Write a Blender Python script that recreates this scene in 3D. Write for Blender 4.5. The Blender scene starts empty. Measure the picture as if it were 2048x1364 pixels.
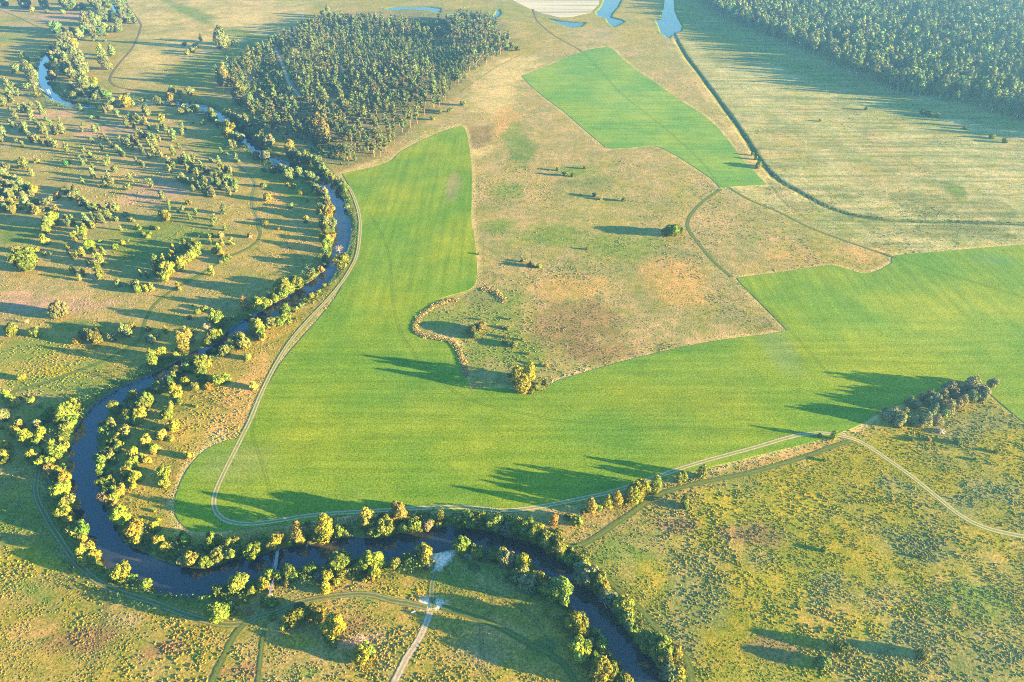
import bpy, bmesh, math, random, re
import numpy as np
from mathutils import Vector, geometry
R = math.radians
rng = np.random.default_rng(7)
random.seed(7)
S = bpy.context.scene
C = S.collection

# ------------------------------------------------------------------ camera, sky, sun, exposure
H = 200.0                      # flying height of the drone above the meadows
PITCH = R(36.0)
cam = bpy.data.objects.new('camera', bpy.data.cameras.new('camera'))
C.objects.link(cam)
cam.location = (0, 0, H)
cam.rotation_euler = (R(90) - PITCH, 0, 0)
cam.data.sensor_width = 36.0
cam.data.lens = 24.0
cam.data.clip_start = 1.0
cam.data.clip_end = 20000.0
S.camera = cam

SUN_EL, SUN_AZ = 8.6, 104.0    # degrees; azimuth clockwise from +Y (the camera looks along +Y)
W = bpy.data.worlds.new('World')
S.world = W
W.use_nodes = True
wn = W.node_tree
sky = wn.nodes.new('ShaderNodeTexSky')
sky.sky_type = 'NISHITA'
sky.sun_disc = False
sky.sun_elevation = R(SUN_EL)
sky.sun_rotation = R(SUN_AZ)
sky.air_density = 2.0
sky.dust_density = 0.6
sky.ozone_density = 8.0
wn.links.new(sky.outputs[0], wn.nodes['Background'].inputs[0])
wn.nodes['Background'].inputs[1].default_value = 0.10

sd = bpy.data.lights.new('sun', 'SUN')
sd.energy = 5.0
sd.angle = R(0.5)
sd.color = (1.0, 0.73, 0.24)
so = bpy.data.objects.new('sun', sd)
C.objects.link(so)
sv = Vector((math.sin(R(SUN_AZ)) * math.cos(R(SUN_EL)), math.cos(R(SUN_AZ)) * math.cos(R(SUN_EL)), math.sin(R(SUN_EL))))
so.rotation_euler = (-sv).to_track_quat('-Z', 'Y').to_euler()
so.location = (400, -100, 300)

S.view_settings.view_transform = 'Standard'
S.view_settings.look = 'None'
S.view_settings.gamma = 1.0
S.view_settings.use_curve_mapping = False
S.view_settings.exposure = 3.4
S.cycles.use_denoising = False
S.cycles.filter_width = 1.1
S.cycles.max_bounces = 4
S.cycles.diffuse_bounces = 2
S.cycles.glossy_bounces = 2
S.cycles.transparent_max_bounces = 8
S.cycles.volume_bounces = 0
HAZE_DENSITY = 0.00016
HAZE_COLOR = (0.16, 0.42, 1.0)

# ------------------------------------------------------------------ from a place in the photograph (2048 x 1364) to a place on the ground
F, SP, CP = 2048 * 24.0 / 36.0, math.sin(PITCH), math.cos(PITCH)
def depth(y): return H / (SP + (y - 682.0) / F * CP)
def at(x, y, h=0.0):
    u, v = (x - 1024.0) / F, (y - 682.0) / F
    t = (H - h) / (SP + v * CP)
    return (u * t, t * (CP - v * SP))
def line(s, x0=0, y0=0, sc=1.0):
    out = []
    for e in s.split():
        a, b = e.split(',')
        out.append(at(x0 + float(a) * sc, y0 + float(b) * sc))
    return np.array(out)

# ------------------------------------------------------------------ small helpers
def tag(o, label=None, cat=None, group=None, kind=None):
    if label: o['label'] = label
    if cat: o['category'] = cat
    if group: o['group'] = group
    if kind: o['kind'] = kind
    return o

def mesh_from(name, V, Fa, mats=(), smooth=False, mat_idx=None, col=None, colname='tint'):
    """V n x 3, Fa: array m x k (k = 3 or 4) or list of such arrays"""
    if not isinstance(Fa, list): Fa = [Fa]
    Fa = [np.asarray(f, dtype=np.int32) for f in Fa if len(f)]
    me = bpy.data.meshes.new(name)
    V = np.asarray(V, dtype=np.float32)
    me.vertices.add(len(V)); me.vertices.foreach_set('co', V.ravel())
    loops = np.concatenate([f.ravel() for f in Fa])
    tot = np.concatenate([np.full(len(f), f.shape[1], dtype=np.int32) for f in Fa])
    start = np.concatenate([[0], np.cumsum(tot)[:-1]]).astype(np.int32)
    me.loops.add(len(loops)); me.loops.foreach_set('vertex_index', loops)
    me.polygons.add(len(tot)); me.polygons.foreach_set('loop_start', start); me.polygons.foreach_set('loop_total', tot)
    for m in mats: me.materials.append(m)
    if mat_idx is not None: me.polygons.foreach_set('material_index', np.asarray(mat_idx, dtype=np.int32))
    me.polygons.foreach_set('use_smooth', np.full(len(tot), smooth, dtype=bool))
    me.update(calc_edges=True)
    if col is not None:
        a = me.color_attributes.new(colname, 'FLOAT_COLOR', 'POINT')
        c4 = np.ones((len(V), 4), dtype=np.float32); c4[:, :col.shape[1]] = col
        a.data.foreach_set('color', c4.ravel())
    return me

def link(name, me, parent=None, loc=None):
    o = bpy.data.objects.new(name, me)
    C.objects.link(o)
    if parent: o.parent = parent
    if loc is not None: o.location = loc
    return o

_T = rng.random((256, 256)).astype(np.float32)
def vnoise(x, y, scale, seed=0):
    x = np.asarray(x, dtype=np.float64) / scale + seed * 17.31 + 1000; y = np.asarray(y, dtype=np.float64) / scale + seed * 9.77 + 1000
    i, j = np.floor(x).astype(int), np.floor(y).astype(int)
    fx, fy = x - i, y - j
    fx, fy = fx * fx * (3 - 2 * fx), fy * fy * (3 - 2 * fy)
    g = lambda a, b: _T[a & 255, b & 255]
    return (g(i, j) * (1 - fx) + g(i + 1, j) * fx) * (1 - fy) + (g(i, j + 1) * (1 - fx) + g(i + 1, j + 1) * fx) * fy
def fbm(x, y, scale, seed=0, octs=4):
    a, t, n = 0, 0, 0
    for k in range(octs):
        w = 0.55 ** k
        t = t + w * vnoise(x, y, scale / 2 ** k, seed + 3 * k); n += w
    return t / n
def dist_line(px, py, L):
    d = np.full(px.shape, 1e9)
    for (ax, ay), (bx, by) in zip(L[:-1], L[1:]):
        dx, dy = bx - ax, by - ay
        t = np.clip(((px - ax) * dx + (py - ay) * dy) / (dx * dx + dy * dy + 1e-9), 0, 1)
        d = np.minimum(d, np.hypot(px - ax - t * dx, py - ay - t * dy))
    return d
def inside(px, py, P):
    r = np.zeros(px.shape, dtype=bool)
    for (ax, ay), (bx, by) in zip(P, np.roll(P, -1, axis=0)):
        c = (ay > py) != (by > py)
        r ^= c & (px < (bx - ax) * (py - ay) / (by - ay + 1e-12) + ax)
    return r
def sdist(px, py, P):
    """signed distance to a closed polygon, negative inside; far points are not measured"""
    out = np.full(px.shape, 1e3)
    m = (px > P[:, 0].min() - 40) & (px < P[:, 0].max() + 40) & (py > P[:, 1].min() - 40) & (py < P[:, 1].max() + 40)
    if m.any():
        d = dist_line(px[m], py[m], np.vstack([P, P[:1]]))
        out[m] = np.where(inside(px[m], py[m], P), -d, d)
    return out
def spline(P, step=3.0):
    """smooth a polyline (Catmull-Rom) and resample it"""
    P = np.asarray(P, dtype=float)
    Q = np.vstack([2 * P[0] - P[1], P, 2 * P[-1] - P[-2]])
    out = []
    for i in range(1, len(Q) - 2):
        n = max(2, int(np.hypot(*(Q[i + 1] - Q[i])) / step))
        t = np.linspace(0, 1, n, endpoint=False)[:, None]
        a, b, c, d = Q[i - 1], Q[i], Q[i + 1], Q[i + 2]
        out.append(0.5 * (2 * b + (c - a) * t + (2 * a - 5 * b + 4 * c - d) * t ** 2 + (3 * b - a - 3 * c + d) * t ** 3))
    return np.vstack(out + [P[-1:]])
def sstep(a, b, x):
    t = np.clip((x - a) / (b - a), 0, 1)
    return t * t * (3 - 2 * t)

# ------------------------------------------------------------------ materials
def new_mat(name):
    m = bpy.data.materials.new(name); m.use_nodes = True
    nt = m.node_tree
    return m, nt, nt.nodes['Principled BSDF'], lambda t: nt.nodes.new(t), nt.links.new
def noise(N, L, vec, scale, detail=3, rough=0.6):
    n = N('ShaderNodeTexNoise'); n.inputs['Scale'].default_value = scale; n.inputs['Detail'].default_value = detail; n.inputs['Roughness'].default_value = rough
    L(vec, n.inputs['Vector']); return n.outputs['Fac']
def ramp(N, L, fac, pts):
    r = N('ShaderNodeValToRGB'); e = r.color_ramp.elements
    e[0].position, e[0].color = pts[0][0], (*pts[0][1], 1)
    e[1].position, e[1].color = pts[1][0], (*pts[1][1], 1)
    for p, c in pts[2:]:
        k = e.new(p); k.color = (*c, 1)
    L(fac, r.inputs['Fac']); return r.outputs['Color']
def mix(N, L, mode, fac, a, b):
    m = N('ShaderNodeMixRGB'); m.blend_type = mode
    for s, v in ((m.inputs[0], fac), (m.inputs[1], a), (m.inputs[2], b)):
        if hasattr(v, 'links') or hasattr(v, 'is_linked'): L(v, s)
        else: s.default_value = v if not isinstance(v, tuple) else (*v, 1)[:4]
    return m.outputs[0]
def grey(v): return (v, v, v)

_a, _b = at(1540, 253), at(1810, 345)
MOWN = -math.atan2(_b[1] - _a[1], _b[0] - _a[0])
def mat_ground():
    m, nt, B, N, L = new_mat('meadow_ground')
    v = N('ShaderNodeNewGeometry').outputs['Position']
    at_ = N('ShaderNodeAttribute'); at_.attribute_name = 'veg'
    base = at_.outputs['Color']
    f1 = noise(N, L, v, 1.15, 4, 0.75)
    f2 = noise(N, L, v, 0.22, 3, 0.6)
    f3 = noise(N, L, v, 0.045, 3, 0.55)
    hue = ramp(N, L, f2, [(0.38, (0.74, 0.88, 0.72)), (0.64, (1.20, 1.08, 1.18))])
    c = mix(N, L, 'MULTIPLY', 1.0, base, hue)
    c = mix(N, L, 'MULTIPLY', 1.0, c, ramp(N, L, f1, [(0.34, grey(0.46)), (0.5, grey(1.0)), (0.68, grey(1.62))]))
    c = mix(N, L, 'MULTIPLY', 0.8, c, ramp(N, L, f3, [(0.36, (0.78, 0.88, 0.80)), (0.66, (1.20, 1.10, 1.12))]))
    mp = N('ShaderNodeMapping'); L(v, mp.inputs['Vector'])         # faint old mowing rows where the meadow carries them
    mp.inputs['Rotation'].default_value = (0, 0, MOWN); mp.inputs['Scale'].default_value = (0.012, 0.16, 1)
    row = ramp(N, L, noise(N, L, mp.outputs[0], 1.0, 3, 0.6), [(0.40, (0.62, 0.72, 0.66)), (0.56, (1.12, 1.08, 1.05))])
    c = mix(N, L, 'MULTIPLY', at_.outputs['Alpha'], c, row)
    L(c, B.inputs['Base Color'])
    B.inputs['Roughness'].default_value = 0.95
    B.inputs['Specular IOR Level'].default_value = 0.0
    bp = N('ShaderNodeBump'); bp.inputs['Strength'].default_value = 0.35; bp.inputs['Distance'].default_value = 0.35
    L(f1, bp.inputs['Height']); L(bp.outputs[0], B.inputs['Normal'])
    return m
def mat_crop():
    m, nt, B, N, L = new_mat('green_crop')
    v = N('ShaderNodeNewGeometry').outputs['Position']
    at_ = N('ShaderNodeAttribute'); at_.attribute_name = 'veg'
    mp = N('ShaderNodeMapping'); L(v, mp.inputs['Vector'])
    mp.inputs['Rotation'].default_value = (0, 0, R(3)); mp.inputs['Scale'].default_value = (0.30, 0.012, 1)
    mp2 = N('ShaderNodeMapping'); L(v, mp2.inputs['Vector'])
    mp2.inputs['Rotation'].default_value = (0, 0, R(-16)); mp2.inputs['Scale'].default_value = (0.014, 0.30, 1)
    rows_a = noise(N, L, mp.outputs[0], 1.0, 2, 0.6)
    rows_b = noise(N, L, mp2.outputs[0], 1.0, 2, 0.6)
    sep = N('ShaderNodeMixRGB'); L(at_.outputs['Alpha'], sep.inputs[0]); L(rows_b, sep.inputs[1]); L(rows_a, sep.inputs[2])
    f1 = noise(N, L, v, 1.5, 4, 0.75); f2 = noise(N, L, v, 0.09, 4, 0.6); f3 = noise(N, L, v, 0.018, 3, 0.5)
    c = mix(N, L, 'MULTIPLY', 1.0, at_.outputs['Color'], ramp(N, L, f1, [(0.34, grey(0.48)), (0.66, (1.48, 1.38, 1.7))]))
    c = mix(N, L, 'MULTIPLY', 0.75, c, ramp(N, L, sep.outputs[0], [(0.36, (0.80, 0.87, 0.85)), (0.62, (1.17, 1.10, 1.2))]))
    c = mix(N, L, 'MULTIPLY', 0.8, c, ramp(N, L, f2, [(0.36, (0.86, 0.90, 0.9)), (0.66, (1.14, 1.07, 1.2))]))
    c = mix(N, L, 'MULTIPLY', 0.9, c, ramp(N, L, f3, [(0.38, (0.70, 0.90, 1.05)), (0.64, (1.28, 1.08, 1.0))]))
    L(c, B.inputs['Base Color'])
    B.inputs['Roughness'].default_value = 0.9
    B.inputs['Specular IOR Level'].default_value = 0.0
    bp = N('ShaderNodeBump'); bp.inputs['Strength'].default_value = 0.3; bp.inputs['Distance'].default_value = 0.2
    L(f1, bp.inputs['Height']); L(bp.outputs[0], B.inputs['Normal'])
    return m
def mat_tint(name, rough=0.9, spec=0.05, obj_color=False, boost=1.0, trans=0.0):
    """leaf material: the tree's own colour times a per-leaf tint"""
    m, nt, B, N, L = new_mat(name)
    at_ = N('ShaderNodeAttribute'); at_.attribute_name = 'tint'
    c = at_.outputs['Color']
    if obj_color:
        c = mix(N, L, 'MULTIPLY', 1.0, N('ShaderNodeObjectInfo').outputs['Color'], c)
    L(c, B.inputs['Base Color'])
    B.inputs['Roughness'].default_value = rough
    B.inputs['Specular IOR Level'].default_value = spec
    if trans:
        t = N('ShaderNodeBsdfTranslucent'); L(c, t.inputs[0])
        mx = N('ShaderNodeMixShader'); mx.inputs[0].default_value = trans
        L(B.outputs[0], mx.inputs[1]); L(t.outputs[0], mx.inputs[2]); L(mx.outputs[0], nt.nodes['Material Output'].inputs[0])
    return m
def mat_bark(name, a, b, scale=2.0):
    m, nt, B, N, L = new_mat(name)
    v = N('ShaderNodeTexCoord').outputs['Object']
    mp = N('ShaderNodeMapping'); mp.inputs['Scale'].default_value = (1, 1, 0.35); L(v, mp.inputs['Vector'])
    L(ramp(N, L, noise(N, L, mp.outputs[0], scale * 6, 3), [(0.38, a), (0.62, b)]), B.inputs['Base Color'])
    B.inputs['Roughness'].default_value = 0.9
    return m
def mat_flat(name, a, b, scale=1.5, rough=0.8):
    m, nt, B, N, L = new_mat(name)
    v = N('ShaderNodeNewGeometry').outputs['Position']
    L(ramp(N, L, noise(N, L, v, scale, 3), [(0.36, a), (0.64, b)]), B.inputs['Base Color'])
    B.inputs['Roughness'].default_value = rough
    return m
def mat_track(name, rut, mid, edge_fade=True, most=.85):
    """track ribbon: UV x runs 0..1 across, y in metres along; two ruts, ragged see-through margins"""
    m, nt, B, N, L = new_mat(name)
    v = N('ShaderNodeNewGeometry').outputs['Position']
    uv = N('ShaderNodeUVMap').outputs[0]
    sx = N('ShaderNodeSeparateXYZ'); L(uv, sx.inputs[0])
    def M(op, a, b=None):
        n = N('ShaderNodeMath'); n.operation = op
        for s, q in zip(n.inputs, (a, b)):
            if q is None: continue
            if hasattr(q, 'is_linked'): L(q, s)
            else: s.default_value = q
        return n.outputs[0]
    a = M('ABSOLUTE', M('SUBTRACT', sx.outputs[0], 0.5))          # 0 in the middle, .5 at the margin
    f = noise(N, L, v, 0.5, 3, 0.65); f2 = noise(N, L, v, 1.6, 3, 0.7)
    jit = M('MULTIPLY', M('SUBTRACT', f, 0.5), 0.35)
    rutd = M('ABSOLUTE', M('SUBTRACT', a, 0.24))
    inrut = M('SUBTRACT', 1.0, M('MULTIPLY', M('ADD', rutd, M('MULTIPLY', jit, 0.35)), 7.0))
    inrut = M('MINIMUM', M('MAXIMUM', inrut, 0.0), 1.0)
    c = mix(N, L, 'MIX', inrut, mid, rut)
    c = mix(N, L, 'MULTIPLY', 0.8, c, ramp(N, L, f2, [(0.34, grey(0.68)), (0.66, grey(1.28))]))
    L(c, B.inputs['Base Color'])
    B.inputs['Roughness'].default_value = 0.95
    B.inputs['Specular IOR Level'].default_value = 0.0
    tr = N('ShaderNodeBsdfTransparent')
    mx = N('ShaderNodeMixShader')
    k = M('MULTIPLY', M('SUBTRACT', M('ADD', 0.46, jit), a), 9.0)
    k = M('MINIMUM', M('MAXIMUM', k, 0.0), 1.0)
    if not edge_fade:      # only the two ruts are there
        k = M('MULTIPLY', inrut, M('MINIMUM', M('MAXIMUM', M('MULTIPLY', M('SUBTRACT', f, 0.30), 5.0), 0.0), most))
    L(k, mx.inputs[0]); L(tr.outputs[0], mx.inputs[1]); L(B.outputs[0], mx.inputs[2])
    L(mx.outputs[0], nt.nodes['Material Output'].inputs[0])
    return m
def mat_water():
    m, nt, B, N, L = new_mat('river_water')
    v = N('ShaderNodeNewGeometry').outputs['Position']
    at_ = N('ShaderNodeAttribute'); at_.attribute_name = 'veg'
    L(at_.outputs['Color'], B.inputs['Base Color'])
    B.inputs['Roughness'].default_value = 0.06
    B.inputs['IOR'].default_value = 1.52
    B.inputs['Specular IOR Level'].default_value = 0.5
    bp = N('ShaderNodeBump'); bp.inputs['Strength'].default_value = 0.10; bp.inputs['Distance'].default_value = 0.05
    L(noise(N, L, v, 0.8, 3, 0.6), bp.inputs['Height']); L(bp.outputs[0], B.inputs['Normal'])
    return m

GROUND, CROP, WATER = mat_ground(), mat_crop(), mat_water()
# ------------------------------------------------------------------ the lie of the land: river, ponds, fields, tracks
RIVER = spline(np.vstack([line('245,-60 238,-25 231,0 227,20 205,42 170,66 135,86 106,104 90,118'),
    line("""88,126 85,140 87,161 92,179 114,198 140,207 171,212 205,210 239,206 290,205 342,204 376,208 403,214 424,224 443,236 467,253 487,273 506,292 528,308 550,320 578,330 600,341 632,354 649,367 665,388 677,410 684,440 686,467
682,491 672,522 661,539 646,556 619,576 588,594 554,614 522,631 501,643 478,657 461,671 441,686 414,701 388,714 361,729 342,739 325,749 299,762 265,775 239,789 212,807 191,828 178,850 169,871 164,900
164,932 167,966 171,988 176,1012 186,1035 201,1067 216,1090 233,1110 252,1119 274,1130 300,1140 324,1151 355,1157 376,1161 404,1161 433,1153 458,1146 480,1142 523,1131 543,1124 569,1118 604,1115 628,1110 660,1102 697,1097 722,1095 760,1095 780,1094 805,1088 828,1084 850,1080 870,1078 897,1074 922,1075 947,1078 970,1080
984,1084 1006,1094 1036,1100 1058,1105 1074,1115 1091,1129 1111,1140 1128,1156 1143,1180 1165,1197 1184,1215 1198,1230 1214,1249 1226,1266 1242,1290 1260,1308 1274,1328 1288,1344 1302,1364 1345,1420 1400,1490""")]), 4.0)
RIV_W = 4.9
POND_A = line('1560,-30 1655,-30 1640,0 1620,40 1585,80 1580,100 1640,115 1660,125 1600,155 1570,130 1560,105 1510,90 1500,70 1530,40', 680, 0, .3418)
POND_B = line('1905,-40 1950,-40 1955,60 1975,110 2000,150 1990,180 1950,190 1920,220 1880,190 1865,150 1850,115 1890,110 1880,90 1895,50', 680, 0, .3418)
POND_C = line('1215,108 1290,122 1350,128 1430,133 1405,152 1350,158 1300,142', 680, 0, .3418)
CREEK = line('265,48 330,40 420,40 520,40 585,48 580,74 520,58 400,52 300,58', 680, 0, .3418)
CREEK_B = line('620,88 690,80 760,83 820,93 870,98 910,83 925,52 935,75 918,98 870,111 810,105 750,96 650,95', 680, 0, .3418)
PONDS = [POND_A, POND_B, POND_C, CREEK, CREEK_B]

FIELD = spline(line("""925,252 932,262 938,290 943,330 944,380 943,440 948,470 953,510 954,550 948,572 930,583 900,591 880,598 860,610 838,630 828,650 828,668 850,673 880,675 905,680 918,695 926,720 933,750 938,780"""), 4)
FIELD = np.vstack([FIELD, spline(line('960,777 990,776 1010,776 1040,783 1060,784 1090,776 1120,760 1180,742 1250,722 1350,698 1420,684 1480,675 1540,668 1575,661'), 4),
    spline(line('1545,630 1510,595 1480,565 1475,556'), 4),
    spline(line('1500,552 1560,545 1640,533 1670,531 1700,540 1730,547 1757,541 1785,525 1787,512 1850,506 1950,497 2048,489 2200,474 2420,455'), 4),
    line('2640,1000 2300,1010'),
    spline(line('2200,960 2130,905 2048,845 1973,782 1960,772'), 4),
    spline(line('1900,790 1830,800 1760,825 1720,850 1690,862 1665,872 1640,880 1590,893 1500,915 1400,940 1330,958 1250,985 1150,1008 1060,1020 1000,1025 900,1023 850,1021 800,1023 700,1031 640,1039 560,1049 500,1056 440,1062 390,1063 365,1050 350,1025 350,1000 360,970 375,940 400,910 430,890 465,878'), 4),
    spline(line('472,880 485,862 500,840 520,800 560,730 600,680 640,635 680,580 710,510 715,470 717,430 710,395 695,365 684,347'), 4),
    spline(line('690,346 720,340 760,330 785,320 800,305 840,283 880,265 905,256'), 4)])
FIELD_B = np.vstack([spline(line('1043,152 1100,130 1165,103 1215,93'), 4), spline(line('1225,97 1260,130 1310,165 1360,200 1400,225 1430,250 1460,285 1490,325 1510,345 1533,370'), 4),
    line('1480,372 1440,376'), spline(line('1435,370 1420,355 1390,335 1350,310 1310,292 1270,295 1220,297 1200,285 1170,260 1130,225 1090,195 1060,170'), 4)])
STUBBLE = line('1020,-30 1024,0 1060,18 1085,27 1120,35 1145,33 1180,25 1198,8 1200,-30')

TRK = {}   # name: (points, width in metres, style)
TRK['main'] = (spline(line("""600,318 640,332 668,345 684,362 700,378 713,408 720,438 720,470 714,510 700,540 680,570 650,605 617,640 583,680 553,727 523,787 502,838 485,872 465,912 446,950 431,985 428,1010 437,1030 460,1044 500,1048 560,1041 620,1031 700,1025 780,1020 850,1016 930,1015 1000,1021 1050,1018 1100,1010 1160,998 1230,982 1310,955 1400,925 1500,898 1560,880 1600,870 1640,866 1670,870 1720,883 1770,915 1820,950 1870,990 1920,1030 1970,1055 2048,1073 2160,1090"""), 3), 2.7, 'dirt')
TRK['meadow'] = (spline(line('1180,905 1350,940 1420,990 1480,1050 1490,1090 1475,1150 1480,1220 1510,1290 1520,1346', 0, 0, .3418), 3), 2.6, 'lane')
TRK['meadow2'] = (spline(np.vstack([line('515,448 518,460'), line('1525,70 1500,130 1420,180 1330,220 1200,300 1080,370 980,430 900,500 850,590 830,670 780,730 650,800 570,840 430,890 270,950 60,1010 -80,1060', 0, 440, .3418)]), 3), 2.4, 'grass')
TRK['upper'] = (spline(line('250,-40 252,0 262,20 280,45 280,60 265,95 240,125 222,150 222,165 240,175 290,183 345,188'), 3), 3.0, 'dark')
TRK['upper_west'] = (spline(line('0,20 35,34 68,50 102,64'), 3), 2.2, 'dark')
TRK['heath'] = (spline(line('150,550 210,600 350,640 480,680 700,760 1000,830 1180,905', 0, 0, .3418), 3), 2.4, 'lane')
TRK['sand'] = (spline(line('575,18 605,28 598,45 578,66', 0, 0, 1), 3), 3.0, 'sand')
TRK['sand2'] = (spline(line('1608,280 1640,350 1670,430 1700,500 1760,570', 0, 0, .3418), 3), 3.4, 'sand')
TRK['wood'] = (spline(line('1790,670 1815,740 1835,830 1880,930 1960,1020 2000,1055', 0, 0, .3418), 3), 2.4, 'lane')
TRK['path_n'] = (spline(line('1066,18 1072,38 1085,52 1110,72 1150,94 1165,103'), 3), 2.4, 'dark')
TRK['green'] = (spline(line('1442,378 1410,400 1385,425 1376,442 1378,460 1400,490 1430,525 1465,555'), 3), 2.6, 'grass')
TRK['east'] = (spline(line('1458,375 1500,400 1560,425 1620,455 1700,485 1790,515'), 3), 2.2, 'grass')
TRK['east2'] = (spline(line('1548,375 1560,395 1590,420 1615,440'), 3), 2.0, 'ruts')
TRK['wheel_a'] = (spline(line('1166,104 1200,140 1240,185 1290,225 1340,265 1400,320 1440,372'), 3), 2.4, 'cropruts')
TRK['wheel_b'] = (spline(line('1790,514 1850,535 1950,565 2048,595 2200,640'), 3), 2.6, 'cropruts')
TRK['wheel_c'] = (spline(line('738,425 765,470 780,520 785,580 790,620 805,670 840,720 880,760 930,795 990,815 1060,830 1150,845 1300,855 1560,862'), 3), 2.2, 'cropruts')
TRK['wheel_d'] = (spline(line('508,838 506,870 520,910 535,955 545,1000'), 3), 2.0, 'cropruts')
TRK['wheel_e'] = (spline(line('1470,560 1520,600 1580,660 1620,705 1665,755'), 3), 2.4, 'cropruts')
TRK['south'] = (spline(np.vstack([line('310,985 292,1120 305,1220', 0, 700, .2441), line('370,0 430,110 510,230 590,350 680,440 780,530 900,600 1040,650 1180,690 1300,730 1450,790 1600,840 1750,880 1850,895 1960,890 2042,870', 0, 1030, .2449),
    line('130,900 250,870 330,835 420,800 560,770 700,750 850,740 960,750 1080,785 1200,805 1330,835', 480, 980, .2815)]), 3), 2.7, 'lane')
TRK['south_b'] = (spline(line('-60,835 0,850 130,890 300,950 450,1030 600,1110 750,1190 830,1270 890,1364 930,1440', 900, 980, .2815), 3), 2.7, 'grass')
TRK['loop'] = (spline(line('0,740 60,705 120,695 240,715 400,770 520,850 600,920 660,990', 900, 980, .2815), 3), 2.3, 'ruts')
TRK['loop_b'] = (spline(line('295,740 310,800 300,850 255,900', 900, 980, .2815), 2), 2.0, 'ruts')
TRK['loop_c'] = (spline(line('150,740 155,790 105,835', 900, 980, .2815), 2), 1.6, 'ruts')
TRK['sandy'] = (spline(line('1352,868 1340,900 1310,980 1260,1080 1180,1200 1100,1364 1050,1450', 480, 980, .2815), 3), 2.6, 'sand')
TRK['beach'] = (spline(line('1372,840 1362,760 1362,700 1372,640 1405,580', 480, 980, .2815), 2), 2.3, 'lane')
TRK['river'] = (spline(line('560,230 640,290 760,350 850,400 960,490 1060,580 1180,690 1280,780 1370,860 1450,960 1540,1060 1620,1130 1680,1200 1710,1290 1720,1364 1725,1450', 900, 980, .2815), 3), 2.5, 'grass')
TRK['strip'] = (spline(np.vstack([line('870,400 940,390 1050,330 1180,240 1300,160 1420,75', 900, 980, .2815), line('100,370 300,320 500,280 700,225 830,185 950,140 1040,112', 1300, 840, .3842)]), 3), 2.6, 'grass')
TRK['southwest'] = (spline(line('860,590 875,700 868,800 830,930 790,1120 745,1364 730,1450', 0, 1030, .2449), 3), 2.2, 'ruts')
TRK['southwest_b'] = (spline(line('2010,880 1920,980 1850,1120 1780,1260 1740,1364 1715,1450', 0, 1030, .2449), 3), 2.3, 'grass')
TRK['southwest_c'] = (spline(line('178,950 160,1090 130,1364 120,1450', 480, 980, .2815), 3), 1.5, 'grass')
TRK['south_c'] = (spline(line('0,975 80,1080 160,1190 230,1280 290,1364', 900, 980, .2815), 3), 1.5, 'ruts')
TRK['south_d'] = (spline(line('218,950 228,1100 232,1240', 900, 980, .2815), 3), 2.0, 'ruts')
TRK['grove'] = (spline(line('800,960 950,1030 1100,1120 1230,1180 1350,1240', 260, 640, .14663), 2), 1.8, 'ruts')
TRK['grove_b'] = (spline(line('580,1260 700,1225 850,1200', 260, 640, .14663), 2), 1.8, 'ruts')
TRK['grove_c'] = (spline(line('800,670 950,720 1090,800 1150,860 1165,960 1165,1100 1150,1250 1130,1364', 180, 780, .14663), 2), 1.7, 'ruts')
TRK['bend'] = (spline(line('1230,160 1340,215 1380,310 1450,400 1480,470 1475,560', 340, 440, .1709), 2), 1.8, 'ruts')
TRK['bend_b'] = (spline(line('1380,310 1480,390 1550,450 1555,520', 340, 440, .1709), 2), 1.6, 'ruts')
TRK['bend_c'] = (spline(line('1010,320 1080,380 1180,430', 340, 440, .1709), 2), 1.6, 'ruts')
TRK['ring'] = (spline(line('850,310 890,305 915,335 895,370 850,385 800,385', 680, 440, .3418), 1.5), 1.7, 'ruts')
TRK['ring_b'] = (spline(line('850,310 825,325 840,350 838,375', 680, 440, .3418), 1.5), 1.5, 'ruts')
TRK['turn_a'] = (spline(line('330,440 335,470 380,470 400,460 415,480 400,490 420,510 450,515 480,525 460,545 490,560 520,575 560,585', 1348, 440, .3418), 1.2), 1.5, 'ruts')
TRK['turn_b'] = (spline(line('485,680 510,645 540,605 575,585 600,582', 1348, 440, .3418), 1.2), 1.8, 'ruts')
TRK['turn_c'] = (spline(line('560,665 545,640 550,610 580,595', 1348, 440, .3418), 1.2), 1.5, 'ruts')
TRK['turn_d'] = (spline(line('630,640 600,645 565,630 560,610', 1348, 440, .3418), 1.2), 1.5, 'ruts')
TRK['wood_edge'] = (spline(line('900,590 960,545 1040,490 1150,420 1290,350', 640, 0, .3125), 2), 2.4, 'ruts')
TRK['wood_edge_b'] = (spline(line('470,895 530,850 600,790', 640, 0, .3125), 2), 3.0, 'ruts')
DITCH = spline(line('1345,65 1370,110 1400,150 1440,205 1480,260 1515,315 1550,355 1600,385 1650,412 1700,428 1760,438 1840,442 1920,443 2048,448 2250,455'), 4)

def river_d(x, y):
    d = np.full(x.shape, 1e3)
    m = (x > -750) & (x < 260) & (y > 60) & (y < 1500)
    d[m] = dist_line(x[m], y[m], RIVER) - RIV_W - 1.6 * (vnoise(x[m], y[m], 11, 5) - 0.5) - 1.0 * (vnoise(x[m], y[m], 4, 8) - 0.5)
    for P in PONDS:
        d = np.minimum(d, sdist(x, y, P))
    return d

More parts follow.
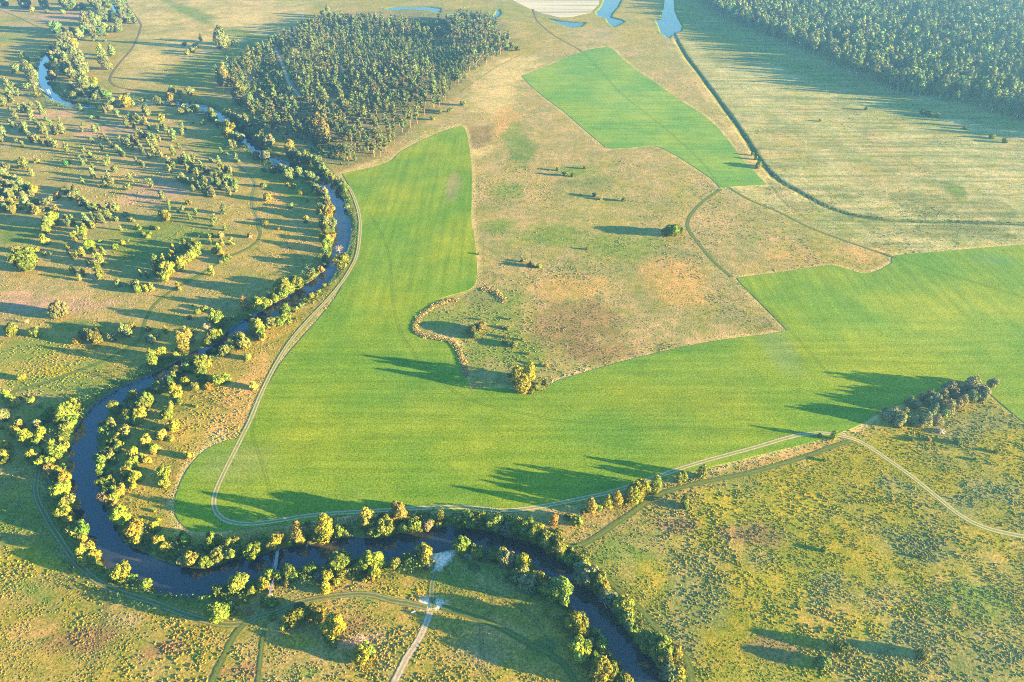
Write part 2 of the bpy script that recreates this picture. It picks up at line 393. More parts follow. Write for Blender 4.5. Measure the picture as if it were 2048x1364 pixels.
# ------------------------------------------------------------------ the colour of the ground cover
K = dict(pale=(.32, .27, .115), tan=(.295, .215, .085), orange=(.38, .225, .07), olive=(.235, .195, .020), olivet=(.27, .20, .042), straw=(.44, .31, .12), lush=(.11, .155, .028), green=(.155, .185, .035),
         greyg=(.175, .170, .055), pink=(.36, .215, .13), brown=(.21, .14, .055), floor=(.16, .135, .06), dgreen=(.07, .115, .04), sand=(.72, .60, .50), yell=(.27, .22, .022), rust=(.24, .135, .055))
def P_(s, x0=0, y0=0, sc=1): return line(s, x0, y0, sc)
ZONES = [   # (polygon, class, soft edge in metres, strength)
    (P_('-900,1100 -700,60 -300,-60 640,-60 690,350 720,470 640,600 500,850 430,1010 300,1150 0,1100'), 'olivet', 20, 1),
    (P_('-900,420 -500,200 0,150 300,190 480,300 520,420 420,600 200,640 -300,640'), 'tan', 40, .75),
    (P_('680,350 760,300 960,150 1200,60 1345,65 1540,365 1800,520 1480,560 1580,660 1100,790 930,780 820,660 950,560 940,260'), 'tan', 10, 1),
    (P_('1345,60 1420,30 1700,140 2060,240 2600,340 2500,470 2048,485 1790,515 1440,378 1540,365'), 'pale', 8, 1),
    (P_('1150,1090 1690,885 1980,780 2500,1000 2700,1600 1300,1600 1320,1364'), 'olive', 8, 1),
    (P_('-400,1150 160,1130 230,1180 500,1220 860,1190 900,1150 1150,1220 1320,1420 1300,1700 -900,1700'), 'olivet', 10, 1),
    (P_('430,160 460,130 530,95 600,55 680,25 760,20 850,15 930,20 985,30 1035,80 1000,110 940,150 905,185 880,215 850,235 790,290 770,310 690,335 640,320 610,290 560,275 500,230 470,190'), 'floor', 12, 1),
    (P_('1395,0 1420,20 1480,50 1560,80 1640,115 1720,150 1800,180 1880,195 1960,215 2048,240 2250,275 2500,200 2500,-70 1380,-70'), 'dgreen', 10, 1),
    (P_('1330,0 1390,0 1500,60 1650,130 1800,190 2048,250 2048,262 1800,215 1600,150 1450,95 1370,80'), 'lush', 12, .7),
    (P_('230,0 640,0 600,40 560,70 500,78 420,110 330,130 300,170 240,165 240,130 290,60'), 'straw', 10, .8),
    (P_('310,-5 345,0 400,20 480,58 530,75 490,80 440,65 380,35'), 'green', 5, 1),
    (P_('480,85 560,75 600,60 540,110 450,150 430,165 360,170 380,130'), 'green', 15, .7),
    (P_('1060,1025 1150,1012 1330,966 1500,922 1640,887 1690,889 1690,893 1550,930 1450,965 1390,978 1300,1010 1240,1050 1180,1085 1150,1088 1110,1050'), 'orange', 2, .9),
    (P_('490,740 525,700 560,690 520,770 490,840 462,878 430,890 398,912 372,945 357,968 358,930 392,880 430,830 465,780'), 'orange', 4, .9),
    (P_('460,880 430,890 398,912 372,945 357,970 362,940 385,905 415,875 440,860'), 'straw', 2, .8),
    (P_('680,345 730,335 790,318 840,283 920,252 925,246 880,255 830,278 785,308 720,330'), 'straw', 2, .8),
    (P_('1475,556 1640,533 1670,531 1757,541 1785,525 1770,490 1650,480 1500,520'), 'orange', 8, .6),
    (P_('930,985 970,940 1000,900 950,870 840,810 850,900', 480, 700, .2815), 'lush', 5, .1),
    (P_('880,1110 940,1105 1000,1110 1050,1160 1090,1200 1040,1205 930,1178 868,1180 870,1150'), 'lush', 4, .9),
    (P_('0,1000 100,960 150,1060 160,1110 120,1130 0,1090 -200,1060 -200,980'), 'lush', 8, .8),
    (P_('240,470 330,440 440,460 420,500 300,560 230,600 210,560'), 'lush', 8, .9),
    (P_('1340,66 1375,112 1440,208 1515,318 1545,358 1530,365 1495,320 1420,215 1360,120'), 'straw', 2, .6),
]
SAND = [
    (P_('1370,430 1480,428 1540,420 1520,455 1500,480 1450,540 1405,590 1385,575 1380,540 1352,490', 480, 980, .2815), 'sand', .8, 1),
    (P_('1590,450 1660,430 1740,440 1735,452 1640,475', 480, 980, .2815), 'sand', .8, 1),
]
BLOBS = """40,600,60,30,pink 130,605,90,22,pink 70,572,80,18,tan 600,495,45,28,orange 560,400,40,18,orange 30,470,60,32,lush 150,650,80,14,lush 40,700,60,28,green 150,735,60,20,green 100,770,90,18,green 340,735,60,18,lush 380,562,26,8,lush 620,365,45,40,lush 440,290,50,26,lush 560,345,40,20,lush 300,385,60,26,pink 480,160,45,18,pink 205,260,60,14,pink 100,230,60,10,pink
590,62,34,10,orange 1100,470,90,24,green 1250,492,100,28,green 1335,510,50,18,greyg 1000,450,40,18,green 1000,620,80,40,green 890,640,60,20,green 960,600,40,22,greyg 1030,690,60,50,green 960,700,60,40,green 1150,640,110,50,brown 1200,700,100,28,brown 1150,570,80,24,orange 1180,370,60,18,greyg 1150,345,50,14,green 1020,380,34,18,green 1045,300,25,38,lush 985,195,55,34,straw 1000,150,60,26,straw 1012,245,30,40,orange 1040,125,50,16,straw 960,300,30,14,straw 1025,270,18,28,green 955,270,36,28,brown 1490,470,32,18,green 1440,455,60,40,tan 1350,560,60,50,orange
1480,160,80,50,pale 1850,408,60,26,greyg 1990,420,60,24,greyg 1910,385,24,24,lush 1840,230,60,10,greyg 1460,110,60,24,greyg 1740,440,80,12,greyg 1900,460,160,16,greyg 1830,1090,90,42,greyg 1400,1200,60,56,greyg 1300,1150,40,28,yell 1340,1270,60,46,greyg 1650,1160,60,28,greyg 1780,1280,120,36,greyg 1950,1320,110,36,greyg 1900,1000,50,28,greyg 1960,970,60,28,greyg 1900,850,70,36,greyg 1990,835,50,28,greyg 1360,1040,50,16,brown 1800,970,50,22,greyg 1550,1290,80,26,brown 1500,1060,60,26,brown 1440,1000,60,16,yell 1860,1200,26,18,lush 1830,1230,30,14,yell 1895,1180,13,9,pink 1980,1275,16,6,pink 1600,1010,80,34,yell 1550,1150,90,40,yell 1250,1120,80,30,green 1220,1160,30,30,green 1700,1250,80,30,yell 1950,1180,80,40,green 1650,1230,70,30,olivet
150,1290,80,36,rust 330,1320,50,22,rust 60,1260,60,26,orange 240,1250,50,24,tan 100,1190,22,12,lush 85,1286,12,9,lush 405,1310,12,9,lush 690,1240,50,22,rust 720,1275,30,18,pink 480,1340,50,18,rust 620,1335,50,16,green 1010,1260,60,26,orange 960,1310,60,26,tan 870,1216,24,10,sand 800,1190,40,12,orange 740,1200,30,10,lush 820,1180,60,10,yell 100,1120,140,16,yell 300,1200,120,18,green 60,1180,60,20,green 200,1180,60,14,olivet 600,1270,70,24,yell 1100,1290,40,20,dgreen
780,120,60,16,pink 900,120,70,12,greyg 700,130,60,12,pink 560,150,40,26,lush 860,60,60,16,dgreen 740,60,60,14,dgreen 1270,70,60,26,olivet 1180,70,60,16,tan 940,80,60,14,olivet 480,40,60,14,straw 20,20,80,14,tan 110,35,60,12,pink 0,80,50,14,green 130,120,40,14,tan 40,40,40,4,green 110,740,40,14,yell"""
BLOB = [e.split(',') for e in BLOBS.split()]

def veg_colour(x, y):
    c = np.empty(x.shape + (3,), dtype=np.float32); c[:] = K['olivet']
    wx = x + 14 * (fbm(x, y, 22, 31, 3) - .5); wy = y + 14 * (fbm(x, y, 22, 41, 3) - .5)
    def blend(w, k):
        w = w[..., None].astype(np.float32)
        c[:] = c * (1 - w) + np.array(k, dtype=np.float32) * w
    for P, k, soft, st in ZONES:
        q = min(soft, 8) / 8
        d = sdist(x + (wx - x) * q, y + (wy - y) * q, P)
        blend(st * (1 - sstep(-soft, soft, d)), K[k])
    n1, n2, n3 = fbm(x, y, 60, 51), fbm(x, y, 38, 61), fbm(x, y, 26, 71)
    blend(.38 * sstep(.50, .62, n1), K['green'])
    blend(.50 * sstep(.52, .64, n2), K['tan'])
    blend(.40 * sstep(.54, .66, n3), K['greyg'])
    blend(.35 * sstep(.50, .66, fbm(x, y, 9, 81, 3)), K['olive'])
    for cx, cy, rx, ry, k in BLOB:
        cx, cy, rx, ry = float(cx), float(cy), float(rx), float(ry)
        X, Y = at(cx, cy); z = depth(cy)
        a, b = rx * z / F, ry * z * z / (H * F)
        d = np.hypot((wx - X) / a, (wy - Y) / b)
        m = d < 1.6
        if m.any():
            w = np.zeros(x.shape); w[m] = .85 * (1 - sstep(.5, 1.25, d[m] + .9 * (fbm(x[m], y[m], 9, 91, 3) - .5)))
            blend(w, K[k])
    fd = np.minimum(sdist(x, y, FIELD), sdist(x, y, FIELD_B))
    blend(.75 * (1 - sstep(1.2, 3.6, fd)) * (.35 + .65 * (fbm(x, y, 40, 15, 3) > .44)), K['straw'])
    d = river_d(x, y)
    blend(.8 * (1 - sstep(1.5, 9, d)), K['lush'])
    for P, k, soft, st in SAND:
        blend(st * (1 - sstep(-soft, soft, sdist(x, y, P))), K[k])
    blend((1 - sstep(-.6, .5, d)), (.10, .075, .045))
    dd = np.full(x.shape, 1e3); m = (x > 120) & (x < 1100) & (y > 380) & (y < 1150)
    dd[m] = dist_line(x[m], y[m], DITCH)
    blend(1 - sstep(1.0, 3.5, dd), (.07, .10, .035))  # dark green ditch growth, with the bank's shade put into the colour
    return c, d, dd
def mown(x, y):
    return .9 * (1 - sstep(-6, 6, sdist(x, y, ZONES[3][0])))

def axis(parts, end, grow=1.25):
    a = [parts[0][0]]
    for lo, hi, st in parts:
        a += list(np.arange(lo + st, hi + 1e-6, st))
    st = parts[-1][2]
    while a[-1] < end: st *= grow; a.append(a[-1] + st)
    return a
ys = axis([(90, 430, 1.6), (430, 760, 2.6), (760, 1330, 4.0)], 4500)
st, lo = 1.6, 90.0
neg = []
while lo > -4000: st *= 1.3; lo -= st; neg.append(lo)
ys = np.array(neg[::-1] + ys)
xp = axis([(0, 360, 2.0), (360, 980, 3.4)], 4500)
xs = np.array([-q for q in xp[:0:-1]] + xp)
GX, GY = np.meshgrid(xs, ys)
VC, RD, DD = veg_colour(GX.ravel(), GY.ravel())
gx, gy = GX.ravel(), GY.ravel()
gz = .35 * (fbm(gx, gy, 30, 11) - .5) * (np.hypot(gx, gy) < 2500)
gz = np.where(RD < 6, gz * sstep(1, 6, RD), gz)
gz = np.where(RD < 1.6, -2.2 * (1 - sstep(-2.2, 1.6, RD)), gz)
gz = np.where(DD < 3, gz - .9 * (1 - sstep(.5, 2.6, DD)), gz)
# the crop stands on level ground
for P in (FIELD, FIELD_B, STUBBLE):
    dF = sdist(gx, gy, P); gz = np.where(dF < 6, gz * sstep(0, 6, dF), gz)
for nm_, (P, w_, s_) in TRK.items():
    m = (gx > P[:, 0].min() - 9) & (gx < P[:, 0].max() + 9) & (gy > P[:, 1].min() - 9) & (gy < P[:, 1].max() + 9)
    dT = dist_line(gx[m], gy[m], P); gz[m] = np.where(RD[m] > 2.5, gz[m] * sstep(w_ * .6 + 1.5, w_ * .6 + 5, dT), gz[m])
nx, ny = len(xs), len(ys)
ii = (np.arange(ny - 1)[:, None] * nx + np.arange(nx - 1)[None, :]).ravel()
quads = np.stack([ii, ii + 1, ii + 1 + nx, ii + nx], axis=1)
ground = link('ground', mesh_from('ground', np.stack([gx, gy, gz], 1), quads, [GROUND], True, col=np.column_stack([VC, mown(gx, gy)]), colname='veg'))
tag(ground, 'rough flood-plain meadow in patches of dry gold, olive and green', 'meadow', kind='structure')

# water
def sheet(name, dist, x0, x1, y0, y1, label, z=-0.72, st=5, shoals=()):
    X, Y = np.meshgrid(np.arange(x0, x1 + st, st), np.arange(y0, y1 + st, st))
    x, y = X.ravel(), Y.ravel()
    n = X.shape[1]
    i = (np.arange(X.shape[0] - 1)[:, None] * n + np.arange(n - 1)[None, :]).ravel()
    keep = dist(x, y) < 10
    q = np.stack([i, i + 1, i + 1 + n, i + n], 1)
    q = q[keep[q].any(1)]
    u, inv = np.unique(q, return_inverse=True)
    x, y = x[u], y[u]; q = inv.reshape(q.shape)
    col = np.empty((len(x), 3), dtype=np.float32); col[:] = (.020, .026, .028)
    for cx, cy, rx, ry in shoals:      # silty shallows, brown through the water
        Xc, Yc = at(cx, cy); zz = depth(cy)
        d = np.hypot((x - Xc) / (rx * zz / F), (y - Yc) / (ry * zz * zz / (H * F)))
        w = (.9 * (1 - sstep(.3, 1.2, d)))[:, None]
        col = (col * (1 - w) + np.array((.115, .07, .042)) * w).astype(np.float32)
    o = link(name, mesh_from(name, np.stack([x, y, np.full(len(x), z)], 1), q, [WATER], True, col=col, colname='veg'))
    return tag(o, label, 'water', kind='structure')
def rd_only(x, y):
    return dist_line(x, y, RIVER[::3]) - RIV_W - 2
sheet('river', rd_only, -720, 130, 70, 1400, 'narrow winding river of dark blue water between bushy banks', st=4,
      shoals=((290, 1128, 90, 14), (640, 1092, 80, 10), (800, 1072, 50, 8), (1150, 1190, 10, 16), (1250, 1340, 10, 20), (1085, 1125, 12, 8)))
for nm_, P, lb in (('pond', POND_A, 'blue pond beside the pale stubble field'), ('pond', POND_B, 'long blue pond with ragged edges beside the dark birch wood'), ('pond', POND_C, 'small blue pool below the stubble field corner'),
               ('creek', CREEK, 'thin blue creek behind the pine wood'), ('creek', CREEK_B, 'looping blue creek near the dark pine corner')):
    sheet(nm_, lambda x, y, P=P: sdist(x, y, P), P[:, 0].min() - 12, P[:, 0].max() + 12, P[:, 1].min() - 12, P[:, 1].max() + 12, lb, st=4)
# ------------------------------------------------------------------ crops
def crop(name, P, h, cells, colour, mat, label, patches=(), lobe=None):
    P = np.asarray(P)
    keep = [0]
    for i in range(1, len(P)):
        if np.hypot(*(P[i] - P[keep[-1]])) > .6: keep.append(i)
    P = P[keep]
    X, Y = np.meshgrid(np.arange(P[:, 0].min(), P[:, 0].max(), cells), np.arange(P[:, 1].min(), P[:, 1].max(), cells))
    x, y = X.ravel(), Y.ravel()
    m = inside(x, y, P); x, y = x[m], y[m]
    m = dist_line(x, y, np.vstack([P, P[:1]])) > cells * .4; x, y = x[m], y[m]
    n = len(P)
    pts = [Vector(p) for p in P] + [Vector(p) for p in np.stack([x, y], 1)]
    r = geometry.delaunay_2d_cdt(pts, [(i, (i + 1) % n) for i in range(n)], [], 1, 1e-4)
    v2 = np.array([tuple(v) for v in r[0]]); f = np.array([q for q in r[2] if len(q) == 3])
    e = np.concatenate([f[:, [0, 1]], f[:, [1, 2]], f[:, [2, 0]]])
    ek = {(a, b) for a, b in e.tolist()}
    bd = np.array([(a, b) for a, b in ek if (b, a) not in ek])
    top = np.column_stack([v2, np.full(len(v2), h)])
    bot = np.column_stack([v2, np.full(len(v2), -.25)])
    V = np.vstack([top, bot]); k = len(v2)
    skirt = np.stack([bd[:, 1], bd[:, 0], bd[:, 0] + k, bd[:, 1] + k], 1)
    c = np.ones((len(V), 4), dtype=np.float32); c[:, :3] = colour
    q = .35 * sstep(.45, .62, fbm(V[:, 0], V[:, 1], 80, 23))[:, None]
    c[:, :3] = c[:, :3] * (1 - q) + np.array((.115, .205, .022)) * q
    for cx, cy, rx, ry, col, s in patches:
        Xc, Yc = at(cx, cy); z = depth(cy)
        d = np.hypot((V[:, 0] - Xc) / (rx * z / F), (V[:, 1] - Yc) / (ry * z * z / (H * F))) + .5 * (fbm(V[:, 0], V[:, 1], 16, 77) - .5)
        w = (s * (1 - sstep(.4, 1.2, d)))[:, None]
        c[:, :3] = c[:, :3] * (1 - w) + np.array(col) * w
    c[:, 3] = 0 if lobe is None else sstep(lobe - 30, lobe + 30, V[:, 1])
    o = link(name, mesh_from(name, V, [f, skirt], [mat], False, col=c, colname='veg'))
    return tag(o, label, 'field', kind='structure')
GREEN_C = (.150, .225, .012)
LOBE = at(900, 640)[1]
crop('field', FIELD, .13, 5.0, GREEN_C, CROP, 'big bright green crop field bending round the rough meadow', lobe=LOBE,
     patches=[(905, 375, 16, 34, (.27, .20, .075), .75), (470, 930, 90, 50, (.15, .205, .045), .6), (1560, 700, 40, 60, (.13, .20, .06), .5), (1990, 520, 50, 14, (.08, .18, .06), .4), (1830, 640, 260, 90, (.20, .265, .022), .5), (1300, 800, 300, 40, (.17, .22, .010), .5), (760, 560, 70, 120, (.165, .24, .015), .5)])
crop('field', FIELD_B, .13, 6.0, (.150, .25, .030), CROP, 'bright green wedge of crop below the ponds', patches=[(1250, 200, 80, 40, (.18, .275, .04), .5)])
def mat_stubble():
    m, nt, B, N, L = new_mat('stubble')
    v = N('ShaderNodeNewGeometry').outputs['Position']
    mp = N('ShaderNodeMapping'); mp.inputs['Rotation'].default_value = (0, 0, R(-62)); mp.inputs['Scale'].default_value = (.004, .10, 1); L(v, mp.inputs['Vector'])
    c = ramp(N, L, noise(N, L, mp.outputs[0], 1.0, 2), [(.36, (.20, .17, .10)), (.5, (.40, .33, .20)), (.62, (.44, .36, .22))])
    c = mix(N, L, 'MULTIPLY', .8, c, ramp(N, L, noise(N, L, v, .6, 3), [(.34, grey(.75)), (.66, grey(1.2))]))
    L(c, B.inputs['Base Color']); B.inputs['Roughness'].default_value = .95
    return m
crop('field', STUBBLE, .10, 12.0, (.4, .33, .2), mat_stubble(), 'pale stubble field striped by swaths beside the pond')

# ------------------------------------------------------------------ tracks: ribbons laid on the ground
TM = dict(
    dirt=mat_track('dirt_track_soil', (.46, .36, .23), (.19, .20, .05)),
    sand=mat_track('sandy_lane_soil', (.46, .36, .27), (.33, .25, .15)),
    lane=mat_track('lane_grass', (.235, .20, .115), (.10, .125, .032)),
    grass=mat_track('grassy_lane', (.080, .095, .030), (.115, .145, .032)),
    dark=mat_track('worn_lane', (.075, .07, .04), (.15, .12, .06)),
    ruts=mat_track('flattened_grass', (.13, .135, .045), (.13, .135, .045), False),
    cropruts=mat_track('flattened_crop', (.105, .18, .016), (.105, .18, .016), False, .45))
TLAB = dict(main='long pale dirt track skirting the green crop field', meadow='worn lane between the birch clumps and the river', meadow2='green lane curving down the dry river meadow', upper='dark lane with a hairpin on the upper meadow',
    upper_west='dark lane on the far bank meadow', heath='faint lane across the heathy meadow', sand='pale track meeting the pine wood', sand2='pale sand track through the pine wood', wood='narrow lane leaving the pine wood along the river',
    path_n='dark lane from the stubble field to the green wedge', green='grassy lane joining both green fields', east='grassy lane running towards the long field edge', east2='short pair of ruts beside the ditch', south='lane following the outer river bank past the footbridge',
    south_b='grassy lane leaving the sandy crossroads', sandy='bare sandy lane south of the crossroads', beach='short lane down to the sandy beach', river='grassy lane along the bushy river bank', strip='grassy lane beside the orange grass strip',
    southwest='pair of ruts across the rusty meadow', southwest_b='green lane through the golden meadow', southwest_c='narrow green path beside the rusty patch')
for i, (nm_, (P, w, style)) in enumerate(TRK.items()):
    T = np.gradient(P, axis=0); T /= np.linalg.norm(T, axis=1)[:, None] + 1e-9
    Nn = np.stack([-T[:, 1], T[:, 0]], 1)
    ww = w * (.5 + .06 * (vnoise(P[:, 0], P[:, 1], 9, 3) - .5))
    nearf = np.minimum(np.minimum(sdist(P[:, 0], P[:, 1], FIELD), sdist(P[:, 0], P[:, 1], FIELD_B)), sdist(P[:, 0], P[:, 1], STUBBLE))
    z = np.where(nearf < 5, .150, .035) + .003 * i
    rows = [np.column_stack([P + Nn * ww[:, None] * k, z]) for k in (-1, 0, 1)]
    V = np.stack(rows, 1).reshape(-1, 3)
    n = len(P)
    q = np.concatenate([np.stack([np.arange(n - 1) * 3 + k, np.arange(n - 1) * 3 + k + 1, np.arange(n - 1) * 3 + k + 4, np.arange(n - 1) * 3 + k + 3], 1) for k in (0, 1)])
    q = q[:, ::-1]
    kind = 'wheel_tracks' if style in ('ruts', 'cropruts') else ('track' if style in ('dirt', 'sand') else 'lane')
    me = mesh_from(kind, V, q, [TM[style]], False)
    along = np.concatenate([[0], np.cumsum(np.hypot(*np.diff(P, axis=0).T))])
    uvv = np.stack([np.tile([0, .5, 1], n), np.repeat(along, 3)], 1).astype(np.float32)
    lp = np.empty(len(me.loops), dtype=np.int32); me.loops.foreach_get('vertex_index', lp)
    me.uv_layers.new(name='UVMap').data.foreach_set('uv', uvv[lp].ravel())
    o = link(kind, me)
    tag(o, TLAB.get(nm_, 'wheel ruts pressed into the crop' if style == 'cropruts' else 'wheel ruts pressed into the rough grass'), 'track', kind='structure')

# ------------------------------------------------------------------ shape builders for plants and wood
def tube(P, r, n=6):
    """tapered tube through points P with radii r: (V, quads)"""
    P = np.asarray(P, dtype=float); r = np.asarray(r, dtype=float)
    T = np.gradient(P, axis=0); T /= np.linalg.norm(T, axis=1)[:, None] + 1e-9
    ref = np.where(np.abs(T[:, 2:3]) > .9, np.array([[1., 0, 0]]), np.array([[0, 0, 1.]]))
    A = np.cross(T, ref); A /= np.linalg.norm(A, axis=1)[:, None] + 1e-9
    Bv = np.cross(T, A)
    a = np.linspace(0, 2 * np.pi, n, endpoint=False)
    V = (P[:, None] + r[:, None, None] * (np.cos(a)[None, :, None] * A[:, None] + np.sin(a)[None, :, None] * Bv[:, None])).reshape(-1, 3)
    k = len(P)
    i, j = np.meshgrid(np.arange(k - 1), np.arange(n), indexing='ij')
    j2 = (j + 1) % n
    return V, np.stack([i * n + j, i * n + j2, (i + 1) * n + j2, (i + 1) * n + j], -1).reshape(-1, 4)
def join(parts):
    Vs, Fs, o = [], [], 0
    for V, Fq in parts:
        Vs.append(V); Fs.append(Fq + o); o += len(V)
    return np.vstack(Vs), np.vstack(Fs)
def leaves(lobes, n, size, g, drop=.72, spread=.75, flat=1.0):
    """n leaf sprays (quads) on and just under the surface of a set of ellipsoid lobes; returns V, F, tint"""
    L = np.array(lobes, dtype=float)
    area = (L[:, 3] * L[:, 4] + L[:, 3] * L[:, 5] + L[:, 4] * L[:, 5])
    k = g.choice(len(L), n, p=area / area.sum())
    d = g.normal(size=(n, 3)); d /= np.linalg.norm(d, axis=1)[:, None]
    rad = 1.02 - .30 * g.random(n) ** 2
    p = L[k, :3] + d * L[k, 3:6] * rad[:, None]
    q = (p[:, None] - L[None, :, :3]) / L[None, :, 3:6]
    deep = np.linalg.norm(q, axis=2); deep[np.arange(n), k] = 9
    ok = (deep.min(1) > drop) & (p[:, 2] > .02)
    p, d, k = p[ok], d[ok], k[ok]; n = len(p)
    nv = d / L[k, 3:6]; nv /= np.linalg.norm(nv, axis=1)[:, None]
    nv = nv + spread * g.normal(size=(n, 3)) * .6; nv /= np.linalg.norm(nv, axis=1)[:, None]
    t = np.cross(nv, g.normal(size=(n, 3))); t /= np.linalg.norm(t, axis=1)[:, None] + 1e-9
    b = np.cross(nv, t)
    s = size * (.6 + .8 * g.random(n))[:, None]
    asp = (.55 + .5 * g.random(n))[:, None]
    V = np.stack([p - t * s - b * s * asp * .3, p + b * s * asp * -.9, p + t * s + b * s * asp * .2, p + b * s * asp], 1).reshape(-1, 3)
    V[:, 2] = np.maximum(V[:, 2], .004)
    Fq = np.arange(4 * n).reshape(n, 4)
    lob = (.82 + .36 * g.random(len(L)))[k]
    tint = lob * (.70 + .6 * g.random(n))
    col = np.stack([tint * (.92 + .16 * g.random(n)), tint, tint * (.85 + .3 * g.random(n))], 1)
    return V, Fq, np.repeat(col, 4, axis=0)

LEAF = mat_tint('leaf', obj_color=True, trans=.22)
MASS = mat_tint('undergrowth_leaf', trans=.15)
BARK = mat_bark('brown_bark', (.09, .07, .05), (.17, .13, .10))
BARK_PINE = mat_bark('orange_pine_bark', (.28, .13, .06), (.46, .24, .12))
BARK_BIRCH = mat_bark('white_birch_bark', (.50, .47, .42), (.75, .72, .66))
DEAD = mat_bark('bleached_wood', (.28, .20, .17), (.46, .36, .31))

def proto(kind, seed, lod):
    """unit tree: crown about 1 m wide; returns crown mesh, trunk mesh, joined mesh, height"""
    g = np.random.default_rng(seed)
    U = lambda a, b: a + (b - a) * g.random()
    lobes, wood = [], []
    if kind == 'willow':
        h = U(.86, 1.08)
        lobes.append((0, 0, h * .42, .30, .30, h * .40))
        for i in range(9):
            a = i * 2.4 + U(-.4, .4); r = U(.16, .30); zz = U(.22, .74) * h
            s = U(.13, .21) * (1.15 - .4 * abs(zz / h - .45))
            lobes.append((r * math.cos(a), r * math.sin(a), zz, s, s, s * U(.8, 1.15)))
        for i in range(2): lobes.append((U(-.14, .14), U(-.14, .14), h * U(.76, .86), .13, .13, .14))
        for i in range(3):
            a = i * 2.1 + U(0, 1); wood.append(tube([(0, 0, -.03), (.05 * math.cos(a), .05 * math.sin(a), h * .22), (.2 * math.cos(a), .2 * math.sin(a), h * .55)], [.035, .026, .01], 5))
        n, size, bark = (1500, .052, BARK)
    elif kind == 'bush':
        h = U(.66, .95)
        lobes.append((0, 0, h * .36, .34, .34, h * .40))
        for i in range(6):
            a = i * 1.9 + U(-.4, .4); r = U(.18, .30); s = U(.15, .22)
            lobes.append((r * math.cos(a), r * math.sin(a), U(.2, .62) * h, s, s, s * U(.8, 1.1)))
        for i in range(3):
            a = i * 2.1; wood.append(tube([(0, 0, -.03), (.12 * math.cos(a), .12 * math.sin(a), h * .5)], [.022, .01], 4))
        n, size, bark = (620, .080, BARK)
    elif kind == 'poplar':
        h = U(1.5, 1.85)
        for i in range(12):
            zz = .14 + .80 * i / 11; w = .40 * math.sin(math.pi * min(1, .22 + .80 * zz) ** 1.0) + .06
            a = i * 2.4; r = w * U(.2, .55); s = max(.10, w * U(.55, .8))
            lobes.append((r * math.cos(a), r * math.sin(a), zz * h, s, s, s * U(.9, 1.3)))
        wood.append(tube([(0, 0, -.05), (.02, 0, h * .3), (0, .02, h * .9)], [.045, .035, .008], 6))
        for i in range(4):
            a = i * 1.7; z0 = h * (.25 + .12 * i); wood.append(tube([(0, 0, z0), (.22 * math.cos(a), .22 * math.sin(a), z0 + .22 * h)], [.018, .005], 4))
        n, size, bark = (1500, .055, BARK)
    elif kind == 'birch':        # slender pointed young birch
        h = U(1.65, 2.15)
        for i in range(9):
            t = i / 8; w = .44 * (math.sin(math.pi * (.20 + .80 * t)) ** .8) * (1 - .25 * t) + .03
            a = i * 2.2 + U(-.5, .5); s = w * U(.62, .85)
            lobes.append((w * .34 * math.cos(a), w * .34 * math.sin(a), (.07 + .87 * t) * h, s, s, s * U(1.0, 1.4)))
        wood.append(tube([(0, 0, -.05), (.01, 0, h * .5), (0, 0, h * .96)], [.03, .02, .004], 5))
        n, size, bark = (620, .085, BARK_BIRCH)
    elif kind == 'pine':
        h = U(2.6, 3.2); c0 = U(.34, .50)
        for i in range(9):
            t = i / 8; w = .50 * (1 - .62 * t) * U(.75, 1.1); a = i * 2.4 + U(-.5, .5); s = w * U(.5, .68)
            lobes.append((w * .62 * math.cos(a), w * .62 * math.sin(a), (c0 + (1 - c0) * .95 * t) * h, s, s, s * U(.5, .8)))
        bend = U(-.06, .06)
        wood.append(tube([(0, 0, -.06), (bend, 0, h * .4), (0, bend, h * .95)], [.036, .028, .010], 6))
        for i in range(5):
            a = i * 2.5; z0 = h * (c0 - .06 + .07 * i); wood.append(tube([(0, 0, z0), (.3 * math.cos(a), .3 * math.sin(a), z0 + .12)], [.016, .005], 4))
        n, size, bark = (520, .085, BARK_PINE)
    elif kind == 'wood_birch':   # tall grove birch, white stem under a long crown
        h = U(2.6, 3.2)
        for i in range(10):
            t = i / 9; w = .46 * math.sin(math.pi * (.16 + .78 * t)) ** .8; a = i * 2.4 + U(-.5, .5); s = max(.10, w * U(.55, .75))
            lobes.append((w * .5 * math.cos(a), w * .5 * math.sin(a), (.26 + .70 * t) * h, s, s, s * U(1.0, 1.4)))
        wood.append(tube([(0, 0, -.06), (.03, 0, h * .4), (0, .02, h * .93)], [.026, .02, .006], 6))
        for i in range(3):
            a = i * 2.1; z0 = h * (.4 + .12 * i); wood.append(tube([(0, 0, z0), (.2 * math.cos(a), .2 * math.sin(a), z0 + .35)], [.014, .004], 4))
        n, size, bark = (520, .085, BARK_BIRCH)
    elif kind == 'dead':
        h = U(.9, 1.1)
        wood.append(tube([(0, 0, -.05), (.03, 0, h * .35), (.0, .04, h * .7)], [.035, .024, .008], 5))
        for i in range(46):
            a = U(0, 6.28); z0 = U(.08, .6) * h; r = U(.25, .5); e = (r * math.cos(a), r * math.sin(a), z0 + U(.1, .4) * h)
            mid = (e[0] * .5 + U(-.05, .05), e[1] * .5 + U(-.05, .05), (z0 + e[2]) / 2 + .04)
            wood.append(tube([(0, 0, z0), mid, e], [.014, .010, .004], 3))
            for k in range(3):
                u = U(.4, .9); b = [mid[j] * (1 - u) + e[j] * u for j in range(3)]
                wood.append(tube([b, (b[0] + U(-.14, .14), b[1] + U(-.14, .14), b[2] + U(0, .16))], [.008, .003], 3))
        n, size, bark = (0, 0, DEAD)
    WV, WF = join(wood)
    WC = np.ones((len(WV), 3), dtype=np.float32)
    if n == 0:
        me = mesh_from('dead_tree', WV, WF, [bark], False, col=WC)
        return dict(crown=None, trunk=None, whole=me, h=h, raw=None)
